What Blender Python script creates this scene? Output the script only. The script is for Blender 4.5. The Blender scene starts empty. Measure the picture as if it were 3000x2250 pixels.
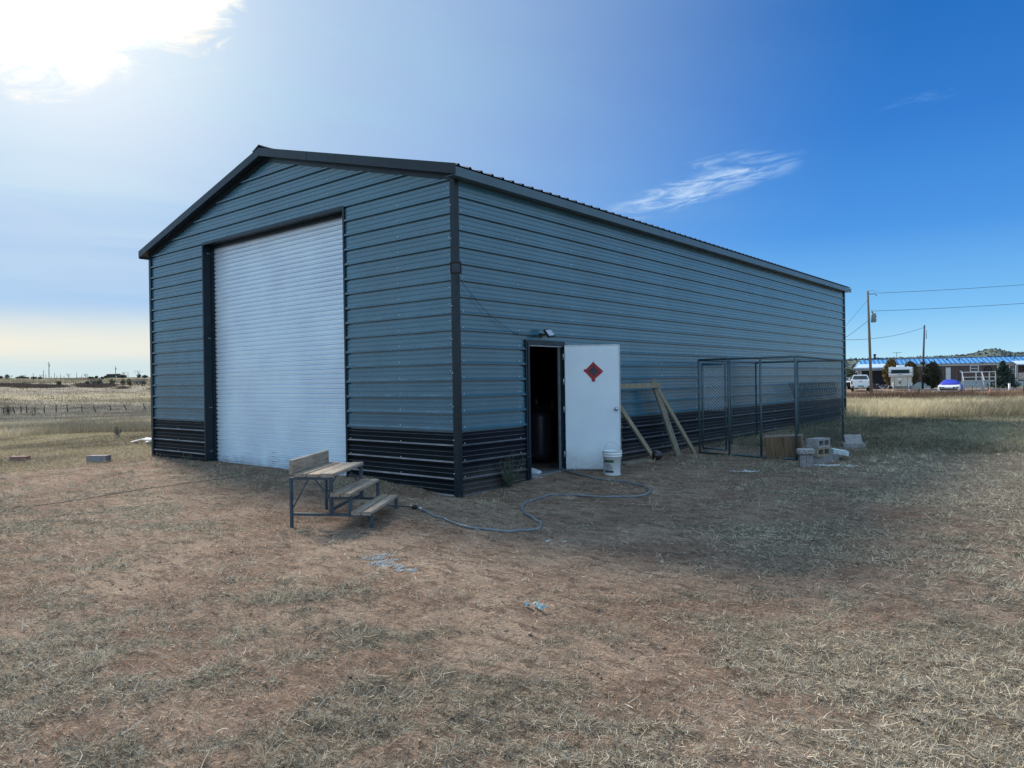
import bpy, math, random
import numpy as np
from mathutils import Vector, Matrix

# ------------------------------------------------------------------ scene, camera, sky, sun
sc = bpy.context.scene
COL = sc.collection
R_ = math.radians
CAM = np.array([6.958, -7.2354, 1.552])
YAW, PITCH, ROLL, FPX = 0.6914, -0.0023, -0.0152, 2159.06

def cam_axes():
    cy, sy, cp, sp, cr, sr = math.cos(YAW), math.sin(YAW), math.cos(PITCH), math.sin(PITCH), math.cos(ROLL), math.sin(ROLL)
    f = np.array([-sy*cp, cy*cp, sp]); r = np.array([cy, sy, 0.]); u = np.cross(r, f)
    return cr*r + sr*u, -sr*r + cr*u, f
AX_R, AX_U, AX_F = cam_axes()
cd = bpy.data.cameras.new('camera'); cam = bpy.data.objects.new('camera', cd); COL.objects.link(cam)
cd.sensor_width = 36; cd.lens = FPX/3000*36; cd.clip_start = 0.05; cd.clip_end = 9000
m = Matrix(((AX_R[0], AX_U[0], -AX_F[0], CAM[0]), (AX_R[1], AX_U[1], -AX_F[1], CAM[1]),
            (AX_R[2], AX_U[2], -AX_F[2], CAM[2]), (0, 0, 0, 1)))
cam.matrix_world = m
sc.camera = cam

SUN_EL = R_(38.0)
SUN = Vector((-0.90, 0.265, 0.0)).normalized()*math.cos(SUN_EL); SUN.z = math.sin(SUN_EL)
GLARE = Vector((-0.875, 0.290, 0.0)).normalized()*math.cos(R_(24.5)); GLARE.z = math.sin(R_(24.5))   # middle of the bright cloud edge below the sun
sd = bpy.data.lights.new('sun', 'SUN'); so = bpy.data.objects.new('sun', sd); COL.objects.link(so)
sd.energy = 3.8; sd.angle = R_(11.0); sd.color = (1.0, 0.885, 0.745)
so.rotation_euler = SUN.to_track_quat('Z', 'Y').to_euler()
sc.view_settings.view_transform = 'Standard'
sc.view_settings.look = 'None'; sc.view_settings.gamma = 1; sc.view_settings.use_curve_mapping = False
sc.view_settings.exposure = 0.62

def s2l(c):
    return tuple((v/255/12.92 if v/255 <= .04045 else ((v/255+.055)/1.055)**2.4) for v in c)

class NT:
    """small node-tree writer"""
    def __init__(s, tree): s.t = tree; s.n = tree.nodes; s.l = tree.links
    def node(s, kind, **kw):
        n = s.n.new(kind)
        for k, v in kw.items(): setattr(n, k, v)
        return n
    def put(s, sock, v):
        if isinstance(v, bpy.types.NodeSocket): s.l.new(v, sock)
        elif v is not None:
            if sock.type == 'RGBA' and len(v) == 3: v = (*v, 1)
            sock.default_value = v
    def m(s, op, a, b=None, c=None, clamp=False):
        n = s.node('ShaderNodeMath', operation=op, use_clamp=clamp)
        for i, v in enumerate((a, b, c)):
            if v is not None: s.put(n.inputs[i], v)
        return n.outputs[0]
    def mix(s, f, a, b, mode='MIX'):
        n = s.node('ShaderNodeMix', data_type='RGBA', blend_type=mode)
        s.put(n.inputs[0], f); s.put(n.inputs[6], a); s.put(n.inputs[7], b)
        return n.outputs[2]
    def sst(s, v, a, b, lo=0., hi=1.):
        n = s.node('ShaderNodeMapRange', interpolation_type='SMOOTHSTEP')
        s.put(n.inputs[0], v); s.put(n.inputs[1], a); s.put(n.inputs[2], b); s.put(n.inputs[3], lo); s.put(n.inputs[4], hi)
        return n.outputs[0]
    def dot(s, v, c):
        n = s.node('ShaderNodeVectorMath', operation='DOT_PRODUCT'); s.put(n.inputs[0], v); n.inputs[1].default_value = c
        return n.outputs['Value']
    def xyz(s, x, y, z=0.):
        n = s.node('ShaderNodeCombineXYZ'); s.put(n.inputs[0], x); s.put(n.inputs[1], y); s.put(n.inputs[2], z); return n.outputs[0]
    def noise(s, vec, scale=5., detail=4., rough=.55, dist=0., out='Fac'):
        n = s.node('ShaderNodeTexNoise'); s.put(n.inputs['Vector'], vec)
        n.inputs['Scale'].default_value = scale; n.inputs['Detail'].default_value = detail
        n.inputs['Roughness'].default_value = rough; n.inputs['Distortion'].default_value = dist
        return n.outputs[out]
    def ramp(s, f, stops, interp='LINEAR'):
        n = s.node('ShaderNodeValToRGB'); n.color_ramp.interpolation = interp
        el = n.color_ramp.elements
        while len(el) < len(stops): el.new(.5)
        for e, (p, c) in zip(el, stops): e.position = p; e.color = (*c[:3], 1)
        s.put(n.inputs[0], f); return n.outputs[0]

def make_world():
    w = bpy.data.worlds.new('World'); sc.world = w; w.use_nodes = True
    T = NT(w.node_tree); T.n.clear()
    D = T.node('ShaderNodeTexCoord').outputs['Generated']
    sky = T.node('ShaderNodeTexSky', sky_type='NISHITA'); sky.sun_disc = False
    sky.sun_elevation = SUN_EL; sky.sun_rotation = math.atan2(SUN.x, SUN.y)
    sky.altitude = 1500; sky.air_density = 1.0; sky.dust_density = .3; sky.ozone_density = 3
    nish = T.mix(1., sky.outputs[0], (.09, .09, .09), 'MULTIPLY')
    rh = (math.cos(YAW), math.sin(YAW), 0); fh = (-math.sin(YAW), math.cos(YAW), 0)
    az = T.m('ARCTAN2', T.dot(D, rh), T.dot(D, fh))
    dz = T.dot(D, (0, 0, 1)); el = T.m('ARCSINE', dz)
    ang = T.m('ARCCOSINE', T.m('MINIMUM', T.dot(D, tuple(GLARE)), .99999))
    up = T.m('MAXIMUM', el, 0.)
    base = T.ramp(T.m('MULTIPLY', up, .7), [(0., s2l((196, 240, 255))), (.014, s2l((180, 228, 252))), (.056, s2l((125, 195, 248))),
                                           (.126, s2l((75, 152, 232))), (.21, s2l((50, 126, 212))), (.30, s2l((32, 110, 194))), (.38, s2l((30, 106, 190)))])
    base = T.mix(.06, base, nish)
    # veil of thin cirrus that brightens towards the sun
    st = T.noise(T.xyz(T.m('MULTIPLY', az, 2.2), T.m('ADD', T.m('MULTIPLY', el, 9.), T.m('MULTIPLY', az, 1.4))), 1.6, 5, .5, .4)
    st2 = T.noise(T.xyz(T.m('MULTIPLY', az, 1.0), T.m('MULTIPLY', el, 16.), 4.), 2.2, 4, .5, .3)
    veil = T.sst(T.m('ADD', ang, T.m('MULTIPLY', T.m('SUBTRACT', st, .5), .05)), .98, .12)
    warm = T.mix(T.mix(T.sst(el, .30, .16), (.6, .6, .6), T.sst(st2, .35, .65)), s2l((166, 205, 238)), s2l((196, 222, 240)))
    warm = T.mix(T.sst(st, .36, .64, 0., .8), warm, s2l((188, 212, 240)))
    c = T.mix(T.m('MULTIPLY', veil, .96), base, warm)
    # cream light low in the sky under the sun
    azs = T.sst(T.m('ABSOLUTE', T.m('ADD', az, .62)), .75, .2)
    bnd = T.m('ADD', el, T.m('MULTIPLY', T.m('SUBTRACT', st2, .5), .02))
    cream = T.m('MULTIPLY', T.m('MULTIPLY', T.sst(bnd, .018, .052), T.sst(bnd, .105, .055)), azs)
    low = T.m('MULTIPLY', T.sst(el, .10, .02), azs)
    c = T.mix(T.m('MULTIPLY', low, .9), c, s2l((214, 231, 232)))
    c = T.mix(T.m('MULTIPLY', cream, T.sst(st, .3, .7, .75, 1.)), c, s2l((245, 241, 226)))
    # broken bright cloud in front of the sun
    du = T.m('DIVIDE', T.m('ADD', az, .64), .345); dv = T.m('DIVIDE', T.m('SUBTRACT', el, .60), .262)
    e2 = T.m('SQRT', T.m('ADD', T.m('MULTIPLY', du, du), T.m('MULTIPLY', dv, dv)))
    tv = T.xyz(T.m('ADD', T.m('MULTIPLY', az, 6.), T.m('MULTIPLY', el, 5.)), T.m('SUBTRACT', T.m('MULTIPLY', el, 16.), T.m('MULTIPLY', az, 5.)))
    n1 = T.noise(tv, 1.6, 10, .72, .9)
    n0 = T.noise(T.xyz(T.m('MULTIPLY', az, 4.), T.m('MULTIPLY', el, 5.)), 1.5, 3, .5)
    e3 = T.m('ADD', T.m('ADD', e2, T.m('MULTIPLY', T.m('SUBTRACT', n1, .5), .55)), T.m('MULTIPLY', T.m('SUBTRACT', n0, .5), .5))
    mask = T.sst(e3, 1.07, .92)
    irid = T.mix(T.sst(n0, .4, .6), (1.0, .93, .84), (.90, 1.0, .96))
    cl = T.mix(T.sst(e3, .98, .78), irid, (2.6, 2.5, 2.35))
    c = T.mix(mask, c, cl)
    halo = T.sst(ang, .42, .0)
    c = T.mix(T.m('MULTIPLY', T.m('MULTIPLY', halo, halo), .6), c, (1.2, 1.2, 1.15))
    # wisps at the right
    def wisp(a0, e0, sa, se, tilt, amt, seed):
        a = T.m('SUBTRACT', az, a0); e = T.m('SUBTRACT', el, e0)
        p = T.m('ADD', T.m('MULTIPLY', a, math.cos(tilt)), T.m('MULTIPLY', e, math.sin(tilt)))
        q = T.m('SUBTRACT', T.m('MULTIPLY', e, math.cos(tilt)), T.m('MULTIPLY', a, math.sin(tilt)))
        r2 = T.m('ADD', T.m('POWER', T.m('ABSOLUTE', T.m('DIVIDE', p, sa)), 2.), T.m('POWER', T.m('ABSOLUTE', T.m('DIVIDE', q, se)), 2.))
        nn = T.noise(T.xyz(T.m('MULTIPLY', T.m('ADD', a, T.m('MULTIPLY', e, 1.2)), 11.), T.m('MULTIPLY', T.m('SUBTRACT', e, T.m('MULTIPLY', a, .12)), 75.), seed), 1., 6, .6, .9)
        k = T.m('MULTIPLY', T.sst(r2, 1.05, .1), T.sst(nn, .42, .68))
        return T.m('MULTIPLY', k, amt)
    c = T.mix(wisp(.25, .245, .145, .022, .22, .8, 3.3), c, s2l((205, 230, 255)))
    c = T.mix(wisp(.30, .268, .085, .022, -.05, .5, 7.7), c, s2l((190, 222, 255)))
    c = T.mix(wisp(.51, .315, .06, .010, .15, .22, 1.1), c, s2l((140, 190, 240)))
    c = T.mix(1., c, (.65, .65, .65), 'MULTIPLY')
    # unseen sky overhead and behind the viewer, brightened as added fill light
    over = T.m('MAXIMUM', T.sst(el, .56, .85), T.sst(T.m('ABSOLUTE', az), .85, 1.5))
    on = T.noise(D, 2.2, 5, .6, .6)
    c = T.mix(T.m('MULTIPLY', over, T.sst(on, .2, .6, .55, 1.)), c, (.36, .52, .68))
    # below the horizon: earth
    c = T.mix(T.sst(el, -.01, -.06), c, (.14, .12, .10))
    bg = T.node('ShaderNodeBackground'); T.put(bg.inputs[0], c); bg.inputs[1].default_value = 1.0
    out = T.node('ShaderNodeOutputWorld'); T.l.new(bg.outputs[0], out.inputs[0])
make_world()

# ------------------------------------------------------------------ helpers
rng = np.random.default_rng(7); random.seed(7)
def sst(v, a, b):
    t = np.clip((np.asarray(v, float)-a)/(b-a), 0, 1); return t*t*(3-2*t)

_perm = np.random.default_rng(3).random((256, 256))
def vnoise(x, y):
    x = np.asarray(x, float); y = np.asarray(y, float)
    xi = np.floor(x).astype(int); yi = np.floor(y).astype(int); fx = x-xi; fy = y-yi
    fx = fx*fx*(3-2*fx); fy = fy*fy*(3-2*fy)
    a = _perm[xi % 256, yi % 256]; b = _perm[(xi+1) % 256, yi % 256]; c = _perm[xi % 256, (yi+1) % 256]; d = _perm[(xi+1) % 256, (yi+1) % 256]
    return (a*(1-fx)+b*fx)*(1-fy)+(c*(1-fx)+d*fx)*fy
def fbm(x, y, o=4):
    s = 0; a = .5; t = 0
    for i in range(o):
        s = s+a*vnoise(x*2**i+17.3*i, y*2**i+9.1*i); t += a; a *= .5
    return s/t

FH = np.array([AX_F[0], AX_F[1]])/math.hypot(AX_F[0], AX_F[1]); RH = np.array([FH[1], -FH[0]])
LP_D = [0, 20, 40, 130, 200, 262, 300, 430, 700, 3000, 6000]
LP_Z = [0, .05, -.35, -2.06, -1.3, .7, 2.6, 6.7, 10, 28, 40]
RP_D = [0, 25, 45, 80, 300, 600, 6000]
RP_Z = [0, .25, -.05, -.16, 1.5, 5, 30]
RUTS = [(-6.5, -3.6, 4.2, -5.0), (-5.5, -5.2, 4.6, -6.3), (1.0, -2.2, 8.5, 2.4)]
def H(x, y, rough=True):
    x = np.asarray(x, float); y = np.asarray(y, float)
    dx = x-CAM[0]; dy = y-CAM[1]; dep = dx*FH[0]+dy*FH[1]; lat = dx*RH[0]+dy*RH[1]; d = np.hypot(dx, dy)
    t = np.where(dep > 1, lat/np.maximum(dep, 1), np.sign(lat)*3)
    near = .10*sst(y, .4, 2.2)+.05*sst(y, 5, 8)+.10*sst(y, 8, 16)
    near = near+.06*sst(-x, .2, 1.2)*sst(y, -2.0, -.2)+.07*np.exp(-((x+1.9)/.5)**2-((y+.1)/.5)**2)
    k = sst(t, -.3, .25)
    L = np.interp(d, LP_D, LP_Z)+np.where(d < 60, near*sst(d, 40, 25), 0)
    Rr = np.where(d < 25, near, np.interp(d, RP_D, RP_Z)*sst(d, 20, 32)+near*(1-sst(d, 20, 32)))
    z = L*(1-k)+Rr*k
    if rough:
        a = np.clip(1.2-d/80, 0, 1)
        z = z+a*(.035*(fbm(x*.9, y*.9, 3)-.5)+.03*(fbm(x*3.1+5, y*3.1, 3)-.5)) + sst(d, 60, 200)*.5*(fbm(x*.03, y*.03, 3)-.5)
    ins = sst(-x, .2, .5)*sst(y, .2, .5)*sst(-x, 9., 8.7)*sst(y, 18.2, 17.8)
    c1 = sst(d, 14, 7)
    z = z+c1*(.030*(np.abs(fbm(x*7.3+3, y*7.3, 2)-.5)*2-.4)+.016*(fbm(x*17., y*17.+4, 2)-.5))
    for (xa, ya, xb, yb) in RUTS:
        L2 = math.hypot(xb-xa, yb-ya); ux, uy = (xb-xa)/L2, (yb-ya)/L2; u = (x-xa)*ux+(y-ya)*uy; v = -(x-xa)*uy+(y-ya)*ux+.22*np.sin(u*.45)
        tr = sst(np.abs(v), .13, .07)*sst(u, 0, 1)*sst(u, L2, L2-1); z = z-tr*(.014-.008*(np.sin((u+np.abs(v)*1.2)*52) > .1))+.012*sst(np.abs(np.abs(v)-.17), .06, .0)*sst(u, 0, 1)*sst(u, L2, L2-1)
    return z-ins*.5
def h(x, y): return float(H(x, y))
def at(px, dep):
    """point of the ground at a bearing and a distance along the view"""
    p = CAM[:2]+dep*(AX_F[:2]+(px-1500)/FPX*AX_R[:2]); return float(p[0]), float(p[1])
def atz(px, dep, py):
    p = CAM+dep*(AX_F+(px-1500)/FPX*AX_R-(py-1125)/FPX*AX_U); return tuple(float(v) for v in p)

def pix(px, py, off=0.):
    d = AX_F+(px-1500)/FPX*AX_R-(py-1125)/FPX*AX_U; z = 0.
    for _ in range(12): q = CAM+d*((z-CAM[2])/d[2]); z = h(q[0], q[1])+off
    return Vector((float(q[0]), float(q[1]), z))
class MB:
    def __init__(s, origin=(0, 0, 0)): s.v = []; s.f = []; s.mi = []; s.sm = []; s.o = Vector(origin); s.cm = 0; s.cs = False
    def add(s, vs, fs):
        n = len(s.v); s.v += [tuple(v) for v in vs]
        for f in fs: s.f.append(tuple(i+n for i in f)); s.mi.append(s.cm); s.sm.append(s.cs)
    def box(s, c, d, rot=None):
        c = Vector(c); x, y, z = d[0]/2, d[1]/2, d[2]/2
        vs = [Vector((a*x, b*y, e*z)) for e in (-1, 1) for b in (-1, 1) for a in (-1, 1)]
        if rot is not None:
            if isinstance(rot, (int, float)): rot = Matrix.Rotation(rot, 3, 'Z')
            vs = [rot @ v for v in vs]
        s.add([v+c for v in vs], [(0, 2, 3, 1), (4, 5, 7, 6), (0, 1, 5, 4), (2, 6, 7, 3), (0, 4, 6, 2), (1, 3, 7, 5)])
    def bx(s, x0, x1, y0, y1, z0, z1): s.box(((x0+x1)/2, (y0+y1)/2, (z0+z1)/2), (x1-x0, y1-y0, z1-z0))
    def beam(s, a, b, w, hh, upv=(0, 0, 1)):
        a = Vector(a); b = Vector(b); d = b-a; L = d.length; d.normalize(); u = Vector(upv)
        sd_ = d.cross(u)
        if sd_.length < 1e-4: sd_ = d.cross(Vector((1, 0, 0)))
        sd_.normalize(); u = sd_.cross(d)
        s.box((a+b)/2, (w, L, hh), Matrix((sd_, d, u)).transposed())
    def tube(s, pts, r, n=6, caps=True, closed=False):
        pts = [Vector(p) for p in pts]; rs = r if isinstance(r, (list, tuple)) else [r]*len(pts)
        k = len(pts); base = len(s.v); ref = None; vs = []
        for i, p in enumerate(pts):
            if closed: d = pts[(i+1) % k]-pts[i-1]
            else: d = pts[min(i+1, k-1)]-pts[max(i-1, 0)]
            d.normalize()
            if ref is None: ref = Vector((0, 0, 1)) if abs(d.z) < .9 else Vector((1, 0, 0))
            a = d.cross(ref); 
            if a.length < 1e-5: a = d.orthogonal()
            a.normalize(); b = d.cross(a); ref = -b if False else ref
            vs += [p+(a*math.cos(t)+b*math.sin(t))*rs[i] for t in [2*math.pi*j/n for j in range(n)]]
        fs = []
        for i in range(k if closed else k-1):
            for j in range(n):
                i2 = (i+1) % k; fs.append((i*n+j, i*n+(j+1) % n, i2*n+(j+1) % n, i2*n+j))
        if caps and not closed: fs += [tuple(range(n))[::-1], tuple((k-1)*n+j for j in range(n))]
        cs = s.cs; s.cs = n > 5; s.add(vs, fs); s.cs = cs
    def cyl(s, a, b, r0, r1=None, n=12): s.tube([a, b], [r0, r0 if r1 is None else r1], n)
    def lathe(s, c, prof, n=20, ax=(0, 0, 1), xd=None):
        c = Vector(c); ax = Vector(ax).normalized(); a = Vector(xd) if xd else ax.orthogonal().normalized(); b = ax.cross(a)
        vs = [c+ax*z+(a*math.cos(2*math.pi*j/n)+b*math.sin(2*math.pi*j/n))*r for r, z in prof for j in range(n)]
        fs = [(i*n+j, i*n+(j+1) % n, (i+1)*n+(j+1) % n, (i+1)*n+j) for i in range(len(prof)-1) for j in range(n)]
        cs = s.cs; s.cs = True; s.add(vs, fs); s.cs = cs
    def prism(s, poly, ext):
        """polygon (list of 3D points) extruded by a vector"""
        e = Vector(ext); n = len(poly); p = [Vector(q) for q in poly]
        s.add(p+[q+e for q in p], [tuple(range(n))[::-1], tuple(range(n, 2*n))]+[(i, (i+1) % n, (i+1) % n+n, i+n) for i in range(n)])
    def loft(s, rings, caps=True):
        n = len(rings[0]); vs = [q for r in rings for q in r]
        fs = [(i*n+j, i*n+(j+1) % n, (i+1)*n+(j+1) % n, (i+1)*n+j) for i in range(len(rings)-1) for j in range(n)]
        if caps: fs += [tuple(range(n))[::-1], tuple((len(rings)-1)*n+j for j in range(n))]
        s.add(vs, fs)
    def leaves(s, c, rad, n, size, seed=0, shape=None, shell=.35):
        g = np.random.default_rng(seed); c = np.array(c); rad = np.array(rad if not np.isscalar(rad) else (rad,)*3)
        d = g.normal(size=(n, 3)); d /= np.linalg.norm(d, axis=1)[:, None]
        rr = (shell+(1-shell)*g.random(n)**.6)
        lump = .78+.34*fbm(np.arctan2(d[:, 1], d[:, 0])*2.2+seed, d[:, 2]*3.+seed, 2)*1.0
        p = d*rr[:, None]*lump[:, None]
        if shape: p = np.array([shape(q) for q in p])
        p = p*rad+c
        a = g.normal(size=(n, 3)); a /= np.linalg.norm(a, axis=1)[:, None]; b = np.cross(a, g.normal(size=(n, 3))); b /= np.linalg.norm(b, axis=1)[:, None]
        sz = size*(.5+g.random(n))[:, None]
        q = np.stack([p-a*sz, p+b*sz*.6, p+a*sz, p-b*sz*.6], 1).reshape(-1, 3)
        s.add(q.tolist(), [(4*i, 4*i+1, 4*i+2, 4*i+3) for i in range(n)])
    def build(s, name, mat, parent=None, label=None):
        me = bpy.data.meshes.new(name); o = s.o
        me.from_pydata([(v[0]-o.x, v[1]-o.y, v[2]-o.z) for v in s.v], [], s.f)
        for mm in (mat if isinstance(mat, (list, tuple)) else [mat]): me.materials.append(mm)
        me.polygons.foreach_set('material_index', s.mi); me.polygons.foreach_set('use_smooth', s.sm); me.update()
        ob = bpy.data.objects.new(name, me); COL.objects.link(ob)
        if parent is not None: ob.parent = parent
        else: ob.location = s.o
        if label: ob['label'] = label
        return ob

def tag(o, label=None, cat=None, group=None, kind=None):
    if label: o['label'] = label
    if cat: o['category'] = cat
    if group: o['group'] = group
    if kind: o['kind'] = kind
    return o
def thing(name, loc, label, cat, group=None, rz=0):
    o = bpy.data.objects.new(name, None); COL.objects.link(o); o.location = loc; o.rotation_euler = (0, 0, rz); o.empty_display_size = .2
    return tag(o, label, cat, group)
def copy_tree(o, parent=None):
    c = o.copy(); COL.objects.link(c)
    if parent is not None: c.parent = parent
    for ch in [q for q in bpy.data.objects if q.parent == o]: copy_tree(ch, c)
    return c
def catmull(p, k=8):
    p = [Vector(q) for q in p]; o = []
    for i in range(len(p)-1):
        a = p[max(i-1, 0)]; b = p[i]; c = p[i+1]; d = p[min(i+2, len(p)-1)]
        for j in range(k):
            t = j/k; o.append(.5*((2*b)+(c-a)*t+(2*a-5*b+4*c-d)*t*t+(3*b-a-3*c+d)*t*t*t))
    o.append(p[-1]); return o

# ------------------------------------------------------------------ materials
MATS = {}
def mat(name, col, rough=.6, metal=0., var=.12, nscale=8., bump=0., bscale=40., spec=.5, stretch=None, dirt=None, emit=None):
    """principled paint/wood/metal with uneven tone; stretch = per-axis scale of the grain"""
    if name in MATS: return MATS[name]
    mt = bpy.data.materials.new(name); mt.use_nodes = True; T = NT(mt.node_tree); b = T.n['Principled BSDF']
    P = T.node('ShaderNodeTexCoord').outputs['Object']
    if stretch:
        mp = T.node('ShaderNodeMapping'); T.put(mp.inputs[0], P); mp.inputs['Scale'].default_value = stretch; P2 = mp.outputs[0]
    else: P2 = P
    n = T.noise(P2, nscale, 5, .6)
    c = T.mix(T.sst(n, .3, .7), tuple(v*(1-var) for v in col), tuple(min(v*(1+var), 1) for v in col))
    if dirt:
        z0, z1, dc = dirt
        sp = T.node('ShaderNodeSeparateXYZ'); T.put(sp.inputs[0], P)
        dn = T.noise(P, 2.5, 6, .65); dn2 = T.noise(P, 30, 3, .6)
        zz = T.m('ADD', sp.outputs[2], T.m('MULTIPLY', T.m('SUBTRACT', dn, .5), -.6))
        f = T.m('MULTIPLY', T.sst(zz, z1, z0), T.sst(dn2, .3, .6, .5, 1.))
        c = T.mix(f, c, dc)
        T.put(b.inputs['Roughness'], T.m('ADD', T.m('MULTIPLY', f, .5), rough, clamp=True))
    else:
        T.put(b.inputs['Roughness'], T.sst(T.noise(P, nscale*2.3, 3, .5), .2, .8, max(rough-.07, .02), min(rough+.07, 1)))
    T.put(b.inputs['Base Color'], c); b.inputs['Metallic'].default_value = metal
    b.inputs['Specular IOR Level'].default_value = spec
    if emit: b.inputs['Emission Color'].default_value = (*emit[:3], 1); b.inputs['Emission Strength'].default_value = emit[3]
    if bump:
        bn = T.node('ShaderNodeBump'); bn.inputs['Strength'].default_value = bump; bn.inputs['Distance'].default_value = .01
        T.put(bn.inputs['Height'], T.noise(P2, bscale, 5, .6)); T.l.new(bn.outputs[0], b.inputs['Normal'])
    MATS[name] = mt; return mt
def attr_mat(name, rough=.85, trans=0.):
    mt = bpy.data.materials.new(name); mt.use_nodes = True; T = NT(mt.node_tree); b = T.n['Principled BSDF']
    a = T.node('ShaderNodeAttribute', attribute_name='tone'); T.put(b.inputs['Base Color'], a.outputs['Color'])
    b.inputs['Roughness'].default_value = rough; b.inputs['Specular IOR Level'].default_value = .25
    if trans:
        tr = T.node('ShaderNodeBsdfTranslucent'); T.put(tr.inputs[0], a.outputs['Color']); ms = T.node('ShaderNodeMixShader'); ms.inputs[0].default_value = trans
        T.l.new(b.outputs[0], ms.inputs[1]); T.l.new(tr.outputs[0], ms.inputs[2]); T.l.new(ms.outputs[0], T.n['Material Output'].inputs[0])
    return mt

ledge_s = mat('dusty_highlight', (.13, .22, .28), .5, 0., .25, 3.); ledge_b = mat('pale_dusty_highlight', (.24, .23, .25), .5, 0., .35, 2.5); ledge_f = mat('faint_dusty_highlight', (.09, .095, .11), .5, 0., .3, 2.5)  # upward rib faces: sky highlight painted into the colour, along with settled dust
slate = mat('slate_paint', (.038, .140, .212), .24, 0., .12, .8, spec=.9, bump=.6, bscale=1.3)
slate_side = mat('slate_paint_side', (.038, .140, .212), .24, 0., .12, .8, spec=.9, bump=.7, bscale=1.1, dirt=(.2, .75, (.13, .13, .12)))
blackp = mat('black_paint', (.008, .013, .018), .42, 0., .2, 2., spec=.06, bump=.15, bscale=1.4, dirt=(-.05, .12, (.05, .042, .04)))
blackside = mat('black_paint_dusty', (.008, .012, .022), .42, 0., .2, 2., spec=.08, bump=.2, bscale=1.4, dirt=(.05, .5, (.07, .066, .062)))
trimp = mat('trim_paint', (.008, .019, .030), .32, 0., .15, 3., spec=.3)
fasciap = mat('fascia_paint', (.055, .105, .14), .35, 0., .1, 2., spec=.5)
roofp = mat('roof_metal', (.045, .06, .075), .38, 0., .15, 2.)
screwm = mat('screw_metal', (.6, .65, .7), .35, .6)
galv = mat('galvanised_metal', (.42, .47, .52), .35, .7, .15, 14., bump=.1)
galvpipe = mat('galvanised_pipe', (.075, .12, .145), .5, .3, .2, 12.)
darkmetal = mat('dark_metal', (.02, .022, .026), .45, .3)
whitepaint = mat('door_white', (.74, .87, 1.0), .35, 0., .04, 2., spec=.5, dirt=(.05, .60, (.50, .54, .58)))
curtm = mat('galvanised_slats', (.72, .85, .98), .30, .15, .06, 1.2, bump=.15, bscale=3, dirt=(.0, .30, (.42, .46, .52)))
wood_old = mat('weathered_wood', (.24, .19, .155), .85, 0., .35, 5., bump=.6, bscale=30, stretch=(14, 1.6, 14))
wood_grey = mat('grey_wood', (.30, .29, .255), .85, 0., .3, 5., bump=.6, bscale=30, stretch=(14, 1.6, 14))
wood_stud = mat('stud_wood', (.26, .225, .17), .8, 0., .3, 4., bump=.4, bscale=25, stretch=(10, 10, 1.2))
wood_board = mat('dull_board_wood', (.21, .195, .155), .8, 0., .35, 4., bump=.4, bscale=25, stretch=(10, 10, 1.2))
wood_crate = mat('crate_wood', (.17, .11, .068), .8, 0., .25, 2., bump=.5, bscale=25, stretch=(8, 8, 1.2))
steelblue = mat('blue_steel_paint', (.045, .072, .10), .5, .2, .3, 20., bump=.2)
concrete = mat('grey_block', (.30, .30, .31), .95, 0., .2, 18., bump=.8, bscale=90)
concrete_tan = mat('tan_block', (.27, .24, .19), .95, 0., .2, 18., bump=.8, bscale=90)
concrete_warm = mat('rosy_grey_block', (.26, .25, .27), .95, 0., .2, 18., bump=.8, bscale=90)
concrete_white = mat('whitewashed_stone', (.52, .60, .64), .9, 0., .2, 14., bump=.9, bscale=60)
brickred = mat('red_brick', (.27, .15, .13), .9, 0., .2, 18., bump=.6, bscale=80)
rubber = mat('black_rubber', (.025, .028, .034), .45, 0., .2, 20.)
hosem = mat('hose_rubber', (.15, .17, .20), .34, 0., .2, 9.)
plastic = mat('bucket_plastic', (.72, .78, .83), .4, 0., .06, 6.)
greenl = mat('label_green', (.02, .10, .035), .5); darkl = mat('label_print', (.05, .06, .10), .5); redtape = mat('red_tape', (.36, .018, .025), .5, 0., .25, 20)
smoked = mat('dark_window_film', (.025, .03, .05), .25, 0., .4, 14)
lampglass = mat('lamp_lens', (.42, .50, .58), .2)
slab = mat('slab', (.14, .13, .12), .9, 0., .2, 4.)
tankm = mat('tank_paint', (.025, .03, .045), .4)
helmetm = mat('helmet_shell', (.03, .015, .02), .25)
stripem = mat('helmet_stripe', (.10, .12, .17), .4)

# ------------------------------------------------------------------ ground
def axis(lo, hi, step, a, b, g=1.07):
    c = list(np.arange(lo, hi+1e-6, step)); s_ = step; v = hi
    while v < b: s_ = min(s_*g, 200); v += s_; c.append(v)
    s_ = step; v = lo
    while v > a: s_ = min(s_*g, 200); v -= s_; c.insert(0, v)
    return np.array(c)

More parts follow.
